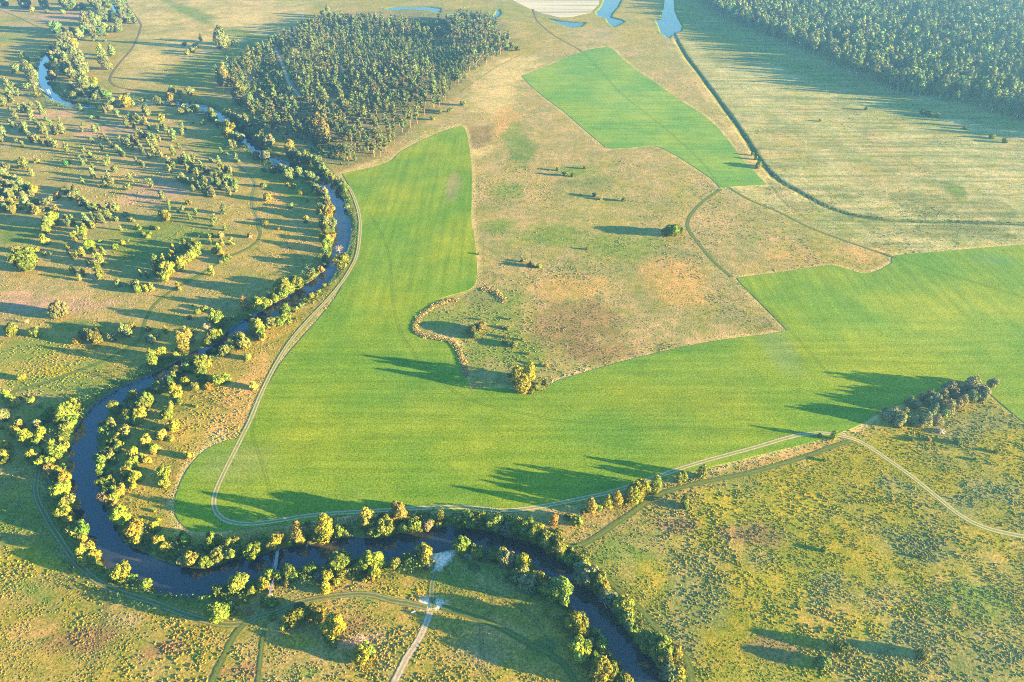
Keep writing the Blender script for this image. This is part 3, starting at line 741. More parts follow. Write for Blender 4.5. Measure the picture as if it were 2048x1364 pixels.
    if lod: n, size = int(n * .30), size * 1.75
    LV, LF, LC = leaves(lobes, int(n * 1.6), size, g)
    trunk = mesh_from(kind + '_trunk', WV, WF, [bark], True, col=WC)
    crown = mesh_from(kind + '_crown', LV, LF, [LEAF], False, col=LC)
    whole = mesh_from(kind, np.vstack([WV, LV]), np.vstack([WF, LF + len(WV)]), [bark, LEAF], False, mat_idx=np.r_[np.zeros(len(WF)), np.ones(len(LF))], col=np.vstack([WC, LC]))
    return dict(crown=crown, trunk=trunk, whole=whole, h=h, raw=(np.vstack([WV, LV]), np.vstack([WF, LF + len(WV)]), np.vstack([WC, LC]), len(WF), len(WV)))
KINDS = ('willow', 'bush', 'poplar', 'birch', 'pine', 'wood_birch', 'dead')
PROTO = {(k, l): [proto(k, 100 * i + 10 * s + 3, l) for s in range(1 if k == 'dead' else 5)] for i, k in enumerate(KINDS) for l in (0, 1)}

PAL = {'': (.135, .175, .036), 'y': (.215, .220, .036), 'o': (.26, .215, .056), 'g': (.150, .180, .085), 'v': (.170, .170, .052), 'p': (.205, .165, .085), 'd': (.06, .16, .045), 'h': (.130, .165, .066), 'z': (.21, .225, .105)}
LOOK = {'': 'green', 'y': 'yellow-green', 'o': 'golden', 'g': 'grey-green', 'v': 'olive', 'p': 'pinkish', 'd': 'deep green', 'h': 'green', 'z': 'pale olive'}
PALK = {'pine': (.115, .150, .062), 'wood_birch': (.165, .210, .085), 'birch': (.150, .180, .042)}
def plant(kind, name, x, y, w, hs=1.0, cc='', parts=True, lod=0, z=0.0):
    pr = PROTO[(kind, lod)][rng.integers(len(PROTO[(kind, lod)]))]
    base = np.array(PALK.get(kind, PAL['']) if cc == '' else PAL[cc])
    colr = base * (.84 + .34 * rng.random()) * (1 + .09 * rng.normal(size=3))
    colr = tuple(float(v) for v in np.clip(colr, .01, .8)) + (1.0,)
    if pr['crown'] is None or not parts:
        o = link(name, pr['whole']); o.color = colr
    else:
        o = bpy.data.objects.new(name, None); C.objects.link(o); o.empty_display_size = .2
        t = link('trunk', pr['trunk'], o)
        c = link('crown', pr['crown'], o); c.color = colr
    o.location = (x, y, z)
    o.rotation_euler = (float(rng.normal() * .03), float(rng.normal() * .03), float(rng.random() * 6.28))
    o.scale = (w, w, w * hs)
    return o

# landmarks one can find in the photograph; a plant is told apart by counting out from the closest one
MARKS = [(545, 1182, 'the orange footbridge posts'), (560, 1092, 'the footbridge end by the field'), (890, 1118, 'the pale sandy beach'), (868, 1214, 'the sandy crossroads'), (490, 1240, 'the fork of the grassy lanes'),
    (215, 1178, 'the rutted path meeting the riverside lane'), (432, 1012, 'the hairpin of the pale track'), (356, 968, 'the tip of the orange grass strip'), (80, 945, 'the shaded lane end among trees'), (495, 850, 'the straight of the pale track above its hairpin'),
    (680, 495, 'the pink dead tree in the river'), (285, 662, 'the steepest bend of the meadow lane'), (520, 462, 'the elbow of the meadow lane'), (480, 332, 'the upper end of the meadow lane'), (690, 352, 'the narrow field corner by the river'),
    (80, 172, 'the red and white bridge posts'), (222, 165, 'the hairpin of the dark upper lane'), (260, 520, 'the dark green hollow'), (40, 385, 'the grey willow thicket'), (440, 82, 'the big lone tree on the upper meadow'),
    (1015, 1022, 'the spot where pale track nears the river'), (1158, 1092, 'the junction of two grassy lanes'), (1208, 1206, 'the bleached branches in the river'), (1665, 870, 'the sharp bend of the pale track'), (1882, 864, 'the pale brush heap'),
    (1973, 784, 'the pointed corner of sunken field edge'), (1576, 662, 'the sharp corner of the rough meadow'), (1348, 455, 'the round bushes by the grassy lane'), (936, 776, 'the notch in the green field'), (1440, 378, 'the lower tip of the green wedge'),
    (1520, 330, 'the dark ditch'), (1640, 1105, 'the open olive meadow'), (170, 860, 'the river bend below the lane'), (60, 720, 'the green meadow west of the lane'), (330, 840, 'the grove inside the river bend'), (430, 720, 'the willows where river narrows'),
    (560, 620, 'the lower reach of the straight river'), (620, 480, 'the orange patch by the river'), (560, 320, 'the upper reach below the pines'), (400, 340, 'the long birch clump'), (290, 290, 'the dark middle birch clump'), (180, 300, 'the dry heath strip'),
    (60, 260, 'the upper heath birches'), (130, 90, 'the round tree over the far bank'), (180, 60, 'the wooded far bank'), (150, 180, 'the wooded inner bend'), (300, 205, 'the far bend of the river'), (480, 170, 'the corner of the pine wood'),
    (620, 30, 'the pale track behind the pines'), (100, 480, 'the leaning round willow'), (190, 470, 'the string of meadow birches'), (200, 620, 'the pink heath'), (120, 1000, 'the long shade on the meadow'), (1110, 1040, 'the lone golden poplar'),
    (1180, 1300, 'the lower river bank'), (1330, 1320, 'the bank lane near the bottom'), (680, 1260, 'the rusty patch south of the lane'), (950, 660, 'the two olive trees in the field bay'), (1130, 350, 'the scrub in the tan meadow'), (1840, 230, 'the scrub on the pale meadow'), (870, 215, 'the orange bank by the pines'),
    (1015, 92, 'the dark corner of the pine wood')]
MW = np.array([at(a, b) for a, b, _ in MARKS])
ORD = 'first second third fourth fifth sixth seventh eighth ninth tenth eleventh twelfth thirteenth fourteenth fifteenth sixteenth seventeenth eighteenth nineteenth twentieth'.split()
WORDS = {'willow_tree': ('tree', 'round {} willow'), 'willow_sapling': ('small tree', 'small {} willow'), 'willow_bush': ('bush', '{} willow bush'), 'shrub': ('shrub', 'low {} shrub'), 'birch_tree': ('birch', 'slender {} birch'),
         'birch_sapling': ('birch', 'little {} birch'), 'poplar_tree': ('poplar', 'tall {} poplar'), 'dead_tree': ('dead tree', 'bare {} tree')}
PLACED = []
# trees as read off the photograph: region (x0, y0, scale) then "zx,zy,zw,kind+colour"
TREES = [
(0,0,.1709,"""60,40,80S 290,40,120W 520,50,70B 375,120,50Sy 800,50,150W 860,70,70W 970,80,60W 740,145,50S 550,130,40S
1080,40,70W 1150,80,90W 1200,30,90W 1280,60,60W 1060,160,40S 1170,110,60W 660,350,110W 735,355,40W
1380,80,90W 1420,150,90W 1440,40,70W 1510,200,100W 1450,220,90W 1390,280,80W 1570,250,60W 1250,190,100W 1190,240,110W 1130,270,90W 1100,300,100Bg 1040,320,90Bg 990,320,90Bp 950,370,90W 900,400,90W 850,370,60W 830,420,80W 760,460,90W 800,500,80W 870,530,90Wy 720,540,90W 680,570,80W 770,600,110W 640,600,80W 700,640,90W 600,670,90W 660,700,80W 760,690,100W 830,640,90W 560,780,60W 620,820,40S 800,780,80W 750,820,90W 830,880,90W 920,760,130B 960,850,100W 900,920,90W 610,890,80W 560,920,50S 620,990,40S 830,1020,80W 980,970,120W 1020,1040,90W 1100,970,80Wy 1090,1040,70W 940,1090,70W 850,1120,70W 1050,1110,60W 1110,1150,60W 1160,1120,80W 1200,1080,80W 1250,1120,80W 1170,1060,70W
1200,340,90W 1180,390,70W 1110,450,60W 1240,400,40S 1320,350,60W 1370,350,60W 1410,350,50W 1230,470,40S 1310,610,60B 1190,640,70By 1230,740,90B 1490,1120,60W 1990,1140,80Wv 1470,1210,110Wy 1540,1220,60W 1410,1240,60W 1670,1190,60W 1840,1190,80W 1920,1200,40S 1280,1270,80Sg 1360,1310,60Y 1210,1280,50Y 1700,1290,80W 1740,1330,50W 940,1260,50Y 1310,1170,60S 1900,1340,40S
310,760,80B 340,830,80B 380,900,90B 390,950,80B 180,810,80W 260,770,40Y 150,850,30S 70,960,80Y 120,1040,80Y 100,1110,90Y 130,1140,70Y 30,1180,80Y 150,990,50Y 200,1075,60Y 310,1010,70S 400,1030,50Y 430,1110,60Sy 480,1280,70Y 450,1240,50Y 300,1260,60Y 350,1310,70Y 230,1270,60Y 170,1320,60Y 120,1280,50Y 360,1220,40S"""),
(340,0,.1709,"""600,480,110B 540,460,60B 365,455,35B 690,500,80S 770,490,60S 170,520,45S 300,545,60S 265,590,60S 200,615,60S 230,1080,80W 30,1060,70W 10,1120,70W 120,1110,60W 1640,280,70W 1800,180,70W 1850,150,50B 1930,270,70W 2000,180,50W
640,940,90Bv 600,980,80W 830,1130,110Bv 790,1120,90Bv 820,1200,90W 860,1050,90W 940,1230,90B 930,1040,60W 700,1000,40W 30,1225,50S 155,1240,50S 220,1285,50S 125,1310,60S 290,1270,80S 470,1340,90S"""),
(0,220,.1709,"""170,50,70Y 350,30,70Y 475,20,40Y 115,150,50Y 150,180,60W 280,180,90Y 240,210,60Y 300,240,60Y 370,110,50Y 410,130,60Y 440,170,60Y 510,190,60Y 540,100,40Y 590,150,50Y 680,100,40Y 620,230,60Y 660,250,50Y 720,215,80Y 500,240,60Y 540,280,60Y 350,300,70Y 370,330,60Y 410,320,50Y 450,350,60Y 540,380,50Y 600,370,60Y 640,390,60Y 770,440,70Y 255,395,50Y 185,355,40Y 20,260,70Y 10,320,70Y 40,240,50Y
965,160,40Y 955,220,50Y 1095,210,60Y 1150,205,40Y 1065,90,40S 1140,85,40S 1230,10,40Y 1370,40,60Y 1720,25,60Y 1890,100,80Wy
1470,130,60Y 1480,180,40Y 1520,90,60Y 1560,170,50Y 1600,90,70Y 1640,120,70Y 1690,110,50Y 1740,190,50Y 1610,240,40Y 1650,280,60Y 1690,280,50Y 1840,210,50Y 1880,150,60Y 1940,210,50Y 1980,270,60Y 2010,310,60Y 1750,300,50Y 1800,340,70Y 1860,330,50Y 1070,350,50Y 1160,310,40Y 1230,310,40Y 1250,350,50Y 1300,400,50Y 1190,435,45Y 1400,330,50Y 1440,370,60Y 1490,380,70Y 1540,430,50Y 1580,360,60Y 1620,380,50Y 1640,430,60Y 1680,470,50Y 1730,380,50Y 1780,430,50Y 1820,400,50Y 1850,450,50Y 1800,500,60Y 1880,510,50Y 1740,530,50Y 1370,450,60Y 1410,490,60Y 1440,510,50Y 1520,330,50Y 1600,310,50Y
980,450,35Y 970,490,30Y 1045,510,50Y 1100,550,40S 930,545,40Y 960,600,60Y 1005,590,40Y 1265,570,50Y 1260,600,50Y 1230,620,45Y 1090,670,50Y 1080,740,60Y 1100,780,40Y 770,635,55Wd 800,610,50Wd 270,640,100W 300,600,60W 340,690,50Y 365,730,60Y 440,600,50Sv 80,670,90W 1220,810,70Y 1270,780,60Y 1300,830,60Y 1230,860,50Y 960,825,45Y 1160,890,30S 1345,700,60W 1510,770,40Y 1550,820,40Y 1590,580,40Y 1640,610,40Y 1680,630,40Y 1760,850,70Y 1710,830,40Y 1490,910,60W 1890,985,70Y 1900,1020,40Y 1970,1080,45Y 1980,1140,40Y 1980,690,60Y 1970,610,70Y 2020,640,60Y
40,740,90Wg 90,800,80Wg 170,830,90Wg 230,860,80Wg 60,890,100Wg 140,900,100Wg 180,930,90Wg 30,970,90Wg 100,990,90Wg 150,1020,80Wg 260,930,70Wg 330,910,80W 390,935,90Wy 360,990,70W 270,1010,80Wg 290,1070,90Wg 40,1080,90Wg 120,1080,80Wv 180,1120,80Wv 50,1150,80Wg 150,1180,80Wv 350,1090,60W 420,1080,60W 380,1150,70W 440,1190,70Wv 330,1190,40S 530,1090,70W 590,1040,60S 510,1170,40S 555,1160,40S 640,1160,65Wv 250,1150,40S
680,1010,60Wv 740,930,60S 790,960,60S 840,1010,80W 900,980,60W 870,920,60W 930,1060,70W 980,1060,70W 940,1105,50W 1030,1140,50W 1010,1090,60W 1090,1150,80W 1140,1140,60W 1260,1120,70Y 1310,1160,50Y 1360,1150,70W 1180,1220,80Y 1170,1250,60Y 1250,1200,90Y 1230,1180,50Y 1080,1240,60Y 1100,1280,50Y 1000,1280,100Y 1020,1320,60Y 1050,1340,60Y 1210,1290,50Y 770,1240,50S 840,1255,40Y 860,1310,40Y 800,1330,80W 630,1290,130Wy 560,1330,120W 530,1280,60W 1930,1260,110Wy 1960,1230,70Y 1470,1225,60S 1520,1270,50S 1360,1280,50S 1560,1300,40S"""),
(340,220,.1709,"""125,25,60W 40,290,80Y 135,180,50Y 135,250,60Y 180,220,30S 380,150,55Sy 275,150,20S 215,10,60S 480,70,110W 510,100,80W 555,155,60W 640,170,60W 690,240,140Wy 750,240,80W 650,280,70W 740,320,90W 700,380,50Y 750,400,60Y 710,420,60Y 840,340,80W 890,400,45D 600,480,45Y 660,510,30S 770,555,55Y 805,600,40S 1020,540,80W 1120,560,100Wg 1170,380,100Wg 1400,430,110Wo 1410,470,60Wo 1430,530,110W
1500,560,100W 1560,590,90W 1600,540,90W 1650,600,90W 1720,630,120W 1760,660,100W 1780,700,90W 1840,740,70W 1900,800,70Wy 1960,860,90W 2010,890,90W 2040,930,80W 2040,1120,60W
700,60,80W 760,90,80W 820,130,90W 880,110,90W 900,180,90W 960,200,100W 1000,150,90W 960,270,90W 1030,290,90W 1060,220,90W 1080,300,90W 1090,360,90W 1030,340,70W 850,200,70W 920,260,70W 1000,350,60W 1310,100,80W 1260,120,90W 1220,80,80W 1750,240,110Bv 1790,300,130Bv 1830,330,110W 1780,360,90W
110,590,50Y 150,560,60Y 180,570,70Y 230,600,60Y 270,560,60Y 250,640,60Y 190,640,60Y 200,690,60Y 230,690,50Y 340,600,40Y 370,650,70Y 410,690,70Y 440,710,60Y 30,480,70Y 10,620,50Y 320,750,70Y 290,730,50Y 160,780,60Y 140,800,70Y 90,790,50Y 190,830,50Y 220,840,50Y 280,860,60Y 330,870,60Y 400,830,80Y 400,890,70Y 430,910,50Y 400,950,70Y 490,960,80Y 270,920,50Y 480,590,45S 570,590,50Y 580,640,60Y 640,690,80W 700,690,60Y 710,740,40Y 540,740,50Y 580,730,60Y 610,770,70Y 640,800,70Y 680,790,60Y 500,780,50Y 500,840,50Y 570,870,80Y 620,840,60Y 650,870,50Y 690,850,70W 770,850,60Y 760,910,60Y 680,940,60Y 700,970,50Y 100,410,50Y
1100,700,50S 1210,700,80S 1290,690,70W 1350,710,70W 1390,770,110W 1410,740,80W 1480,760,50W 1520,715,80Wg 1600,770,70W 1650,790,90W 1690,790,70W 1720,850,80W 1370,875,40Sy 1450,895,50Sy 1540,970,55Sy 1090,880,60S 1140,1030,90So 1610,1060,30Y 1410,1120,60S 1590,1260,55Sy 1590,1310,40S
1700,920,90W 1750,960,90W 1800,970,90W 1830,1040,90W 1790,1070,70W 1850,1090,80W 1760,1130,60W 1860,1210,120Wy 1800,1170,70W 1890,1140,60W 1800,1330,100W 1900,1330,80W 1740,1190,60W
620,1160,80Y 145,1140,50Y 95,1175,40Y 215,1085,55S 300,1190,55Y 230,1250,50Y 520,1250,55Y 500,1320,55Y"""),
(0,440,.1709,"""540,120,90W 980,90,70Y 975,140,70Y 985,200,50Y 910,110,50Y 880,175,60Y 840,195,50Y 880,220,50Y 1080,60,60Y 1165,245,40S 490,190,55S 530,250,90Sy 180,345,80Sv 420,350,70Sy 515,395,50S 600,385,40S 790,310,50Y 790,380,30Y 1055,320,80Wy 1090,290,50W 1190,350,50Y 1210,380,50Y 1340,320,70S 960,380,60Yy 890,405,45Y 840,430,40Y 1100,430,45Y 1165,460,90Y 1140,520,60Y 1025,490,50Y 320,520,190W 260,560,100W 390,470,80W 845,585,60Y 970,615,50Y 1150,600,100Y 1150,650,60Y 925,675,50Y
1440,270,60Sy 1490,240,40S 1410,95,40Y 1605,70,40S 1635,100,40S 1675,165,45S 1725,190,55S 1755,150,40S 1780,90,50S 1840,100,50S 1640,625,40Y 1720,645,50Y
1820,460,70Y 1800,520,60Y 1830,560,80Y 1810,610,50Y 1910,470,60Y 1920,520,60Y 1970,600,110Wy 1935,690,80Wy 1880,640,60W 1990,450,60Y 2030,350,50Y 2010,410,60Y
1375,750,55Wg 1570,755,90Sg 1625,820,70W 1715,810,50Yy 1770,785,65Y 700,1080,140Wg 650,1120,90Wg 320,1190,60D 410,1325,80W 150,1310,100W 150,1270,80W 1130,1330,70W 1535,1240,70Sy 1410,1255,40S 1475,1320,100Wg 1740,1275,60S"""),
(340,440,.1709,"""40,340,60Y 180,290,60Y 130,340,50Y 270,270,60Y 310,300,60Y 340,290,50Y 320,350,80Y 280,380,70Y 250,410,70Y 220,440,70Y 190,460,70Y 150,480,70Y 150,520,60Y 120,530,90Yy 30,470,50Y
640,90,50Y 500,35,50Y 470,185,60Sv 600,180,70Sp 930,190,60Sp 340,190,30S 490,260,40Y 610,265,50Y 720,250,60Yy 570,340,70Yy 590,380,60Yy 545,370,60W 640,470,60S 690,435,60S 600,495,40S 485,600,70Y 90,770,50Yy 110,800,40Yy 1270,100,40Sy 1120,40,60S
1810,50,110Wg 1910,50,80Wg 1820,120,100W 1780,210,70W 1910,180,60Wy 1860,230,80Wy 1840,310,80W 1820,350,60W 1820,450,70S 1980,340,90D 1990,520,120W 2040,470,90W 1650,600,70Sp 1760,580,70So 1650,680,60S 1720,660,60S 1450,740,90W 1500,760,90W 1530,760,60W 1350,840,140W 1390,870,100W 1420,820,80W 1320,900,60W 1170,900,60Y 1220,910,70S 1270,930,70W 1150,970,60W 1040,1020,120Wy 1090,1000,80W 1130,970,70W 880,1000,70Bo 1805,760,45Sy 1855,750,25S 1740,840,50S 1660,890,60Sy 1710,880,40S 1540,1000,60Sg 1480,1050,60S 1620,955,35S 1475,1150,35S
1350,1090,100W 1350,1160,120W 1280,1210,90W 1190,1230,90Wv 1030,1280,130Wy 1050,1330,80Wy 400,1030,60S 330,1080,60S 270,1000,30S 230,1140,50S 735,1150,45Sy 640,1165,45S 550,1190,130W 580,1240,80W 440,1250,100D 560,1070,50Sp"""),
(0,620,.1709,"""900,370,70Wo 1120,360,110W 1000,290,120Sg 1320,320,80Wg 1820,300,80Sg 1760,350,90Sg 255,790,80Sy 70,990,60Wy 110,1050,80Wy 160,1100,90Wy 360,1055,80Sy 470,1125,40Sy 240,1030,40S 860,1100,70Wy 900,1150,70W 700,1180,60W 600,1210,80W 540,1270,80W 790,1250,160W 840,1200,90W 700,1300,110W 850,1310,100W 660,1310,60W 50,1260,110Wg 210,1260,40S 240,1340,70Wg 430,1340,80Wg"""),
(260,640,.14663,"""250,120,60Sy 480,145,60Yy 715,345,130Bo 810,250,100Bo 850,160,50S 415,490,120Wy 320,560,110B 630,490,80Sy 1280,220,130W 1220,280,100W 1370,200,60W 1330,190,70W 1140,360,70S 1410,360,100W 1300,430,100Wv 1500,270,110Wv 1560,350,130Wv 1600,510,90So 1740,120,140Wy 1780,190,100W 1810,240,80Wy 1930,80,110Wv
800,570,110W 740,590,80W 790,660,100W 850,680,90W 930,560,90W 980,600,140W 1030,600,100Wy 1080,535,60W 940,660,100W 990,750,110W 1000,820,80W 670,620,60W 640,700,90W 600,700,60W 600,780,80W 560,850,90W 520,860,60W 765,850,80Wy 890,915,85W 1065,905,70Wy 1190,840,120W 1260,810,100W 1330,800,80W 1685,905,85Wo 350,900,80W 370,950,90W 420,990,40S 250,940,40S 610,960,110Wy 640,1060,120Wy 660,1110,90W 560,1150,60Wv 550,1205,70Sy 500,1300,110W 550,1300,60W 230,1100,120W 200,1180,120W 290,1110,70W 20,1030,60W 60,1210,80Wv 130,1300,120Wy 910,1175,40Sy"""),
(0,840,.14663,"""280,85,80Wv 510,80,90Wp 575,170,95Wy 30,110,40S 180,170,100Wy 250,190,80Wy 360,260,130Wy 410,300,80Wy 490,320,100W 470,220,80W 540,250,80W 720,340,80Wy 880,360,85Wy 820,350,60W 790,470,150W 700,450,120Wo 480,480,130Wy 440,540,90W 540,440,90W 560,600,120W 690,560,100W 690,690,110Wo 790,700,90Wy 650,760,70Wo 730,820,55W 640,640,80W 900,110,110W 850,170,80W 960,90,80W 870,190,60W 830,260,70W 60,480,110Wy 90,360,90Wy 70,550,90W 20,460,60W
890,800,120Wy 940,770,80Wy 850,1010,180Wy 820,950,90Wy 870,920,80Wy 1010,1130,150W 880,1290,170Wy 850,1230,90Wy 950,1320,90Wy
1510,55,90Wv 1420,140,80W 1310,80,50S 1700,150,100Wv 1720,200,80Wv 1630,170,60W 1590,250,90Wy 1510,320,80W 1620,330,80W 1600,400,90W 1500,430,90W 1420,480,80Wp 1500,510,80Wv 1560,560,60W 1330,520,70W 1400,580,110W 1380,660,100W 1370,730,80W 1500,730,60W 1500,800,70W 1550,840,50W 1370,860,90W 1440,890,80W 1530,910,70W 1810,460,110Wy 1840,560,100Wy 1780,640,110Wy 1720,720,120Wy 1850,690,60W 1850,780,110Wy 1800,830,80Wy 1810,900,70Wy 1640,960,100Wy 1560,970,90W 1440,1000,100W 1420,1080,110Wp 1560,1050,110W 1500,1100,80Wo 1550,1180,90Wo 1620,1290,150Wy 1700,1340,100Wy 1980,310,110Wy 2000,550,80Wy"""),
(180,780,.14663,"""560,80,90W 310,240,110W 370,290,70W 425,225,50S 520,350,110W 540,420,80W 620,240,90Wv 690,330,110Wy 650,400,110Wy 610,440,80W 860,520,40S 1150,520,130Wy 1080,500,60W 970,620,110Wy 905,580,40S 770,680,100Wy 710,720,70W 770,740,70W 870,800,90Wy 880,840,60Wy 940,800,50S 1110,670,70S 1345,900,80Wy 690,890,60S 1015,1140,130Wy 1030,1270,110Wy"""),
(180,960,.14663,"""420,540,170Wy 610,700,180Wy 640,820,120Wy 700,545,40Sy 945,545,50Sy 885,640,95Wy 940,670,60S 1275,790,110W 1310,830,110W 950,840,110Wy 1030,920,110Wy 1190,910,60S 1155,1020,85S 880,420,40S 1390,1090,150Wo 1270,1110,110Wv 1510,1040,90W 1560,1110,120W 1640,1130,90W 1620,1200,60Sy 1680,860,160W 1750,1030,140Wv 1700,1060,80Wp 1940,900,170W 1920,1000,140W 790,800,90S 770,860,60S 1400,930,70S"""),
(0,1030,.14663,"""1030,230,130W 1070,300,90W 1230,220,150W 1180,310,80Wy 950,100,100Wy 1140,520,150Wy 1170,610,130Wy 1290,430,110Wo 1320,540,130Wy 1260,600,120W 1380,740,80Sy 1770,700,190Wy 1720,760,80W 1800,870,90W 1940,810,70S 2010,930,110W 1510,920,50S"""),
(380,1000,.14663,"""860,710,170W 1140,610,150Wy 1230,520,110Wo 1480,440,150Bo 1500,540,110Wy 1360,600,80Sy 1830,420,190By 1900,300,100Wy 1750,500,120W 1600,310,70S 1640,600,50So 2010,450,80W
370,1230,110Wv 660,1170,180W 600,1230,100W 700,1110,90W 1000,1160,120Wy 835,1250,90Wy 770,1340,60S 1090,1040,120W 1220,1040,110W 1350,990,140W 1400,1050,100W 1310,1130,90W 1640,960,130W 1500,970,70S 1740,1050,100D 1880,1040,110Wy 1930,980,80Wy 1850,1100,80Wy 1850,1220,120Wy 2020,920,80Wy 1995,1130,80Sy 1060,1330,70Sy 1150,1260,50S 1960,840,100W"""),
(660,1000,.14663,"""520,290,170Bo 560,400,150W 620,460,120W 640,520,60W 770,390,170W 720,340,100W 850,410,100W 940,220,190Wo 1120,300,110Wv 1170,380,130W 1210,440,100W 1120,500,80W 1230,210,70W 1340,420,110Wp 1370,320,90Wv 1510,250,100B 1490,340,70W 1590,260,40S 1910,200,60W 190,370,60Wv 120,450,120W 200,470,70W 1780,300,130W 1880,310,130W 1980,300,120W 2030,210,50S 1830,210,40S 690,260,90W 1000,390,120W
150,870,200W 120,960,100Wy 160,1000,100Wy 90,1130,80Sy 460,890,160W 490,810,120Wy 590,870,180Wy 600,980,140Wy 700,850,110W 560,1040,90Wy 470,1095,60Sy 370,960,110W 885,865,110Wy 1030,760,50S 1110,770,55Sy 1290,740,170Wo 1340,660,90Wo 1290,850,110Wy 1370,890,120Sg 1800,660,180W 1815,625,60Sy 1990,720,130W"""),
(380,1150,.2972,"""190,280,100W 240,250,70W 290,220,60W 150,250,40S 375,165,40Sy 560,285,40S 630,340,50W 710,310,100W 700,260,50W 740,240,60W 800,260,60W 860,265,80Wy 830,230,50W 975,370,105Wy 930,430,50S 965,475,50Sv 1045,533,20Sy 1160,440,70D 1130,500,40Sy 1190,510,70W 1160,555,80Wy 1230,550,35Sy 520,180,60S 560,190,60S 385,245,50Sp"""),
(930,1020,.1864,"""60,110,130W 150,130,120W 320,180,130W 350,100,70Wy 410,280,110Wg 500,200,120W 580,220,130W 570,140,80Wy 430,120,50W 680,230,140W 740,300,140W 780,220,110Wy 820,280,100Wy 850,370,140W 880,300,100Wy 960,330,100W 920,430,120W 1010,420,140W 1020,500,100W 960,120,70Bo 1195,130,70W 1180,150,40S 1105,80,40S 1010,250,60S 1275,25,40Y 1250,145,30S 1110,570,80W 1130,490,100W 1200,520,90W 1270,590,110Wy 1310,620,80Wy 1260,690,130Wg 1310,740,100Wv
130,460,100W 20,420,80W 330,450,100W 400,470,110Wy 510,500,90Wo 570,540,100Wo 440,560,130Wg 630,590,120Wy 690,640,80W 620,680,110Wg 580,730,140Wg 770,740,120Wy 870,780,80Wy 850,850,90Wy 800,840,70W 930,790,100Wg 660,800,140Wg 720,870,50Sy 990,870,180W 760,620,60W"""),
(1120,1140,.25,"""230,60,120Wg 300,110,110W 350,170,90Wy 200,80,110Wg 380,230,90Wg 510,230,60Wo 500,300,110Wy 460,310,80Wg 540,400,90W 500,390,80W 580,490,60W 540,460,60Wg 660,610,110W 640,560,70Wy 780,650,160W 850,640,100W 900,680,100Wo 830,720,110W 880,830,110Wg 950,850,90Wy 560,340,50Sy
10,210,140W 80,345,45Sy 110,350,30S 160,380,60Wg 140,470,130Wy 100,430,70W 200,490,60W 180,430,60W 280,500,60Wv 310,510,50Wv 250,585,60Wg 330,600,90W 340,650,60W 155,655,130Wy 290,740,90W 330,740,60Wy 330,830,130Wy 390,810,100Wy 270,870,80W 430,700,40Sv 470,745,40Sy 530,860,70Sy 580,880,40S"""),
(1080,900,.26746,"""270,540,45W 140,620,40S 325,465,30S 385,440,50Bo 440,430,40S 515,400,40By 545,390,40By 575,390,50By 630,395,45S 680,330,50By 670,370,50By 710,320,50By 745,300,50By 775,305,55By 740,350,50By 700,370,50By 825,300,40W 860,270,50B 850,300,40W 1035,225,35B 1070,210,35B 1210,185,42B 1080,390,35B 1095,430,30S 205,500,35S"""),
(1720,740,.2455,"""340,390,90B 365,350,70B 310,440,60W 240,380,80W 280,360,80W 215,350,70W 300,420,70W 410,250,70B 460,270,60B 505,220,50B 570,200,70B 560,255,60B 620,235,80B 680,190,70B 640,250,70B 740,140,90B 790,130,80B 780,190,70B 850,170,50B 910,120,110B 930,100,90B 840,250,80B 800,270,80B 720,310,100B 740,280,70B 690,340,70B 610,320,80B 590,350,60B 630,395,80B 540,400,90B 500,420,70B 450,410,70B 1000,190,90W 920,220,90W 1080,118,70Wg 990,230,70W 940,725,30S 425,570,30S 800,580,60S 1110,660,40S"""),
(1550,1180,.37,"""355,310,55W 258,395,55W 800,355,60Sv 550,585,30S"""),
(0,0,1.0,"""1648,1098,13S 1650,919,9S 1347,455,42W 1335,458,26W 1362,458,20W 945,658,26Wv 961,652,30Wv 950,668,20Wv 1028,687,20Wv 1010,681,15W 1015,655,11Wv 1010,672,10Sv 1045,678,8S 1057,705,10Wv 1060,725,7S 1093,731,10Sy 961,638,7S 1021,637,7S 1006,652,10Wv 1035,755,20B 1047,770,24B 1059,748,24B 1020,748,13W 1075,772,22W 1090,765,16W 1062,780,18W 1086,775,14W
1045,521,9S 1062,528,16S 1078,531,14S 1175,497,7S 958,507,6S 1130,346,14W 1115,338,9S 1145,350,9S 1190,388,15Wg 1200,395,10Wg 1248,398,11W 1160,388,8W 1170,335,8S
1519,326,16W 1516,332,12Sy 1512,316,9S 1505,308,8S 1845,223,12S 1856,226,14S 1875,231,13S 1733,217,9S 1641,240,7S 1985,272,14S 2010,281,13S 1930,255,10S 1840,1113,9S 1640,870,10S 1667,872,11B 1858,878,12So 925,205,14W 900,218,14W 880,222,12W 865,235,12W 1010,90,18W 1025,88,18W 1035,95,14W"""),
]
RX = re.compile(r'(-?\d+),(-?\d+),(\d+)([A-Z])([a-z]?)$')
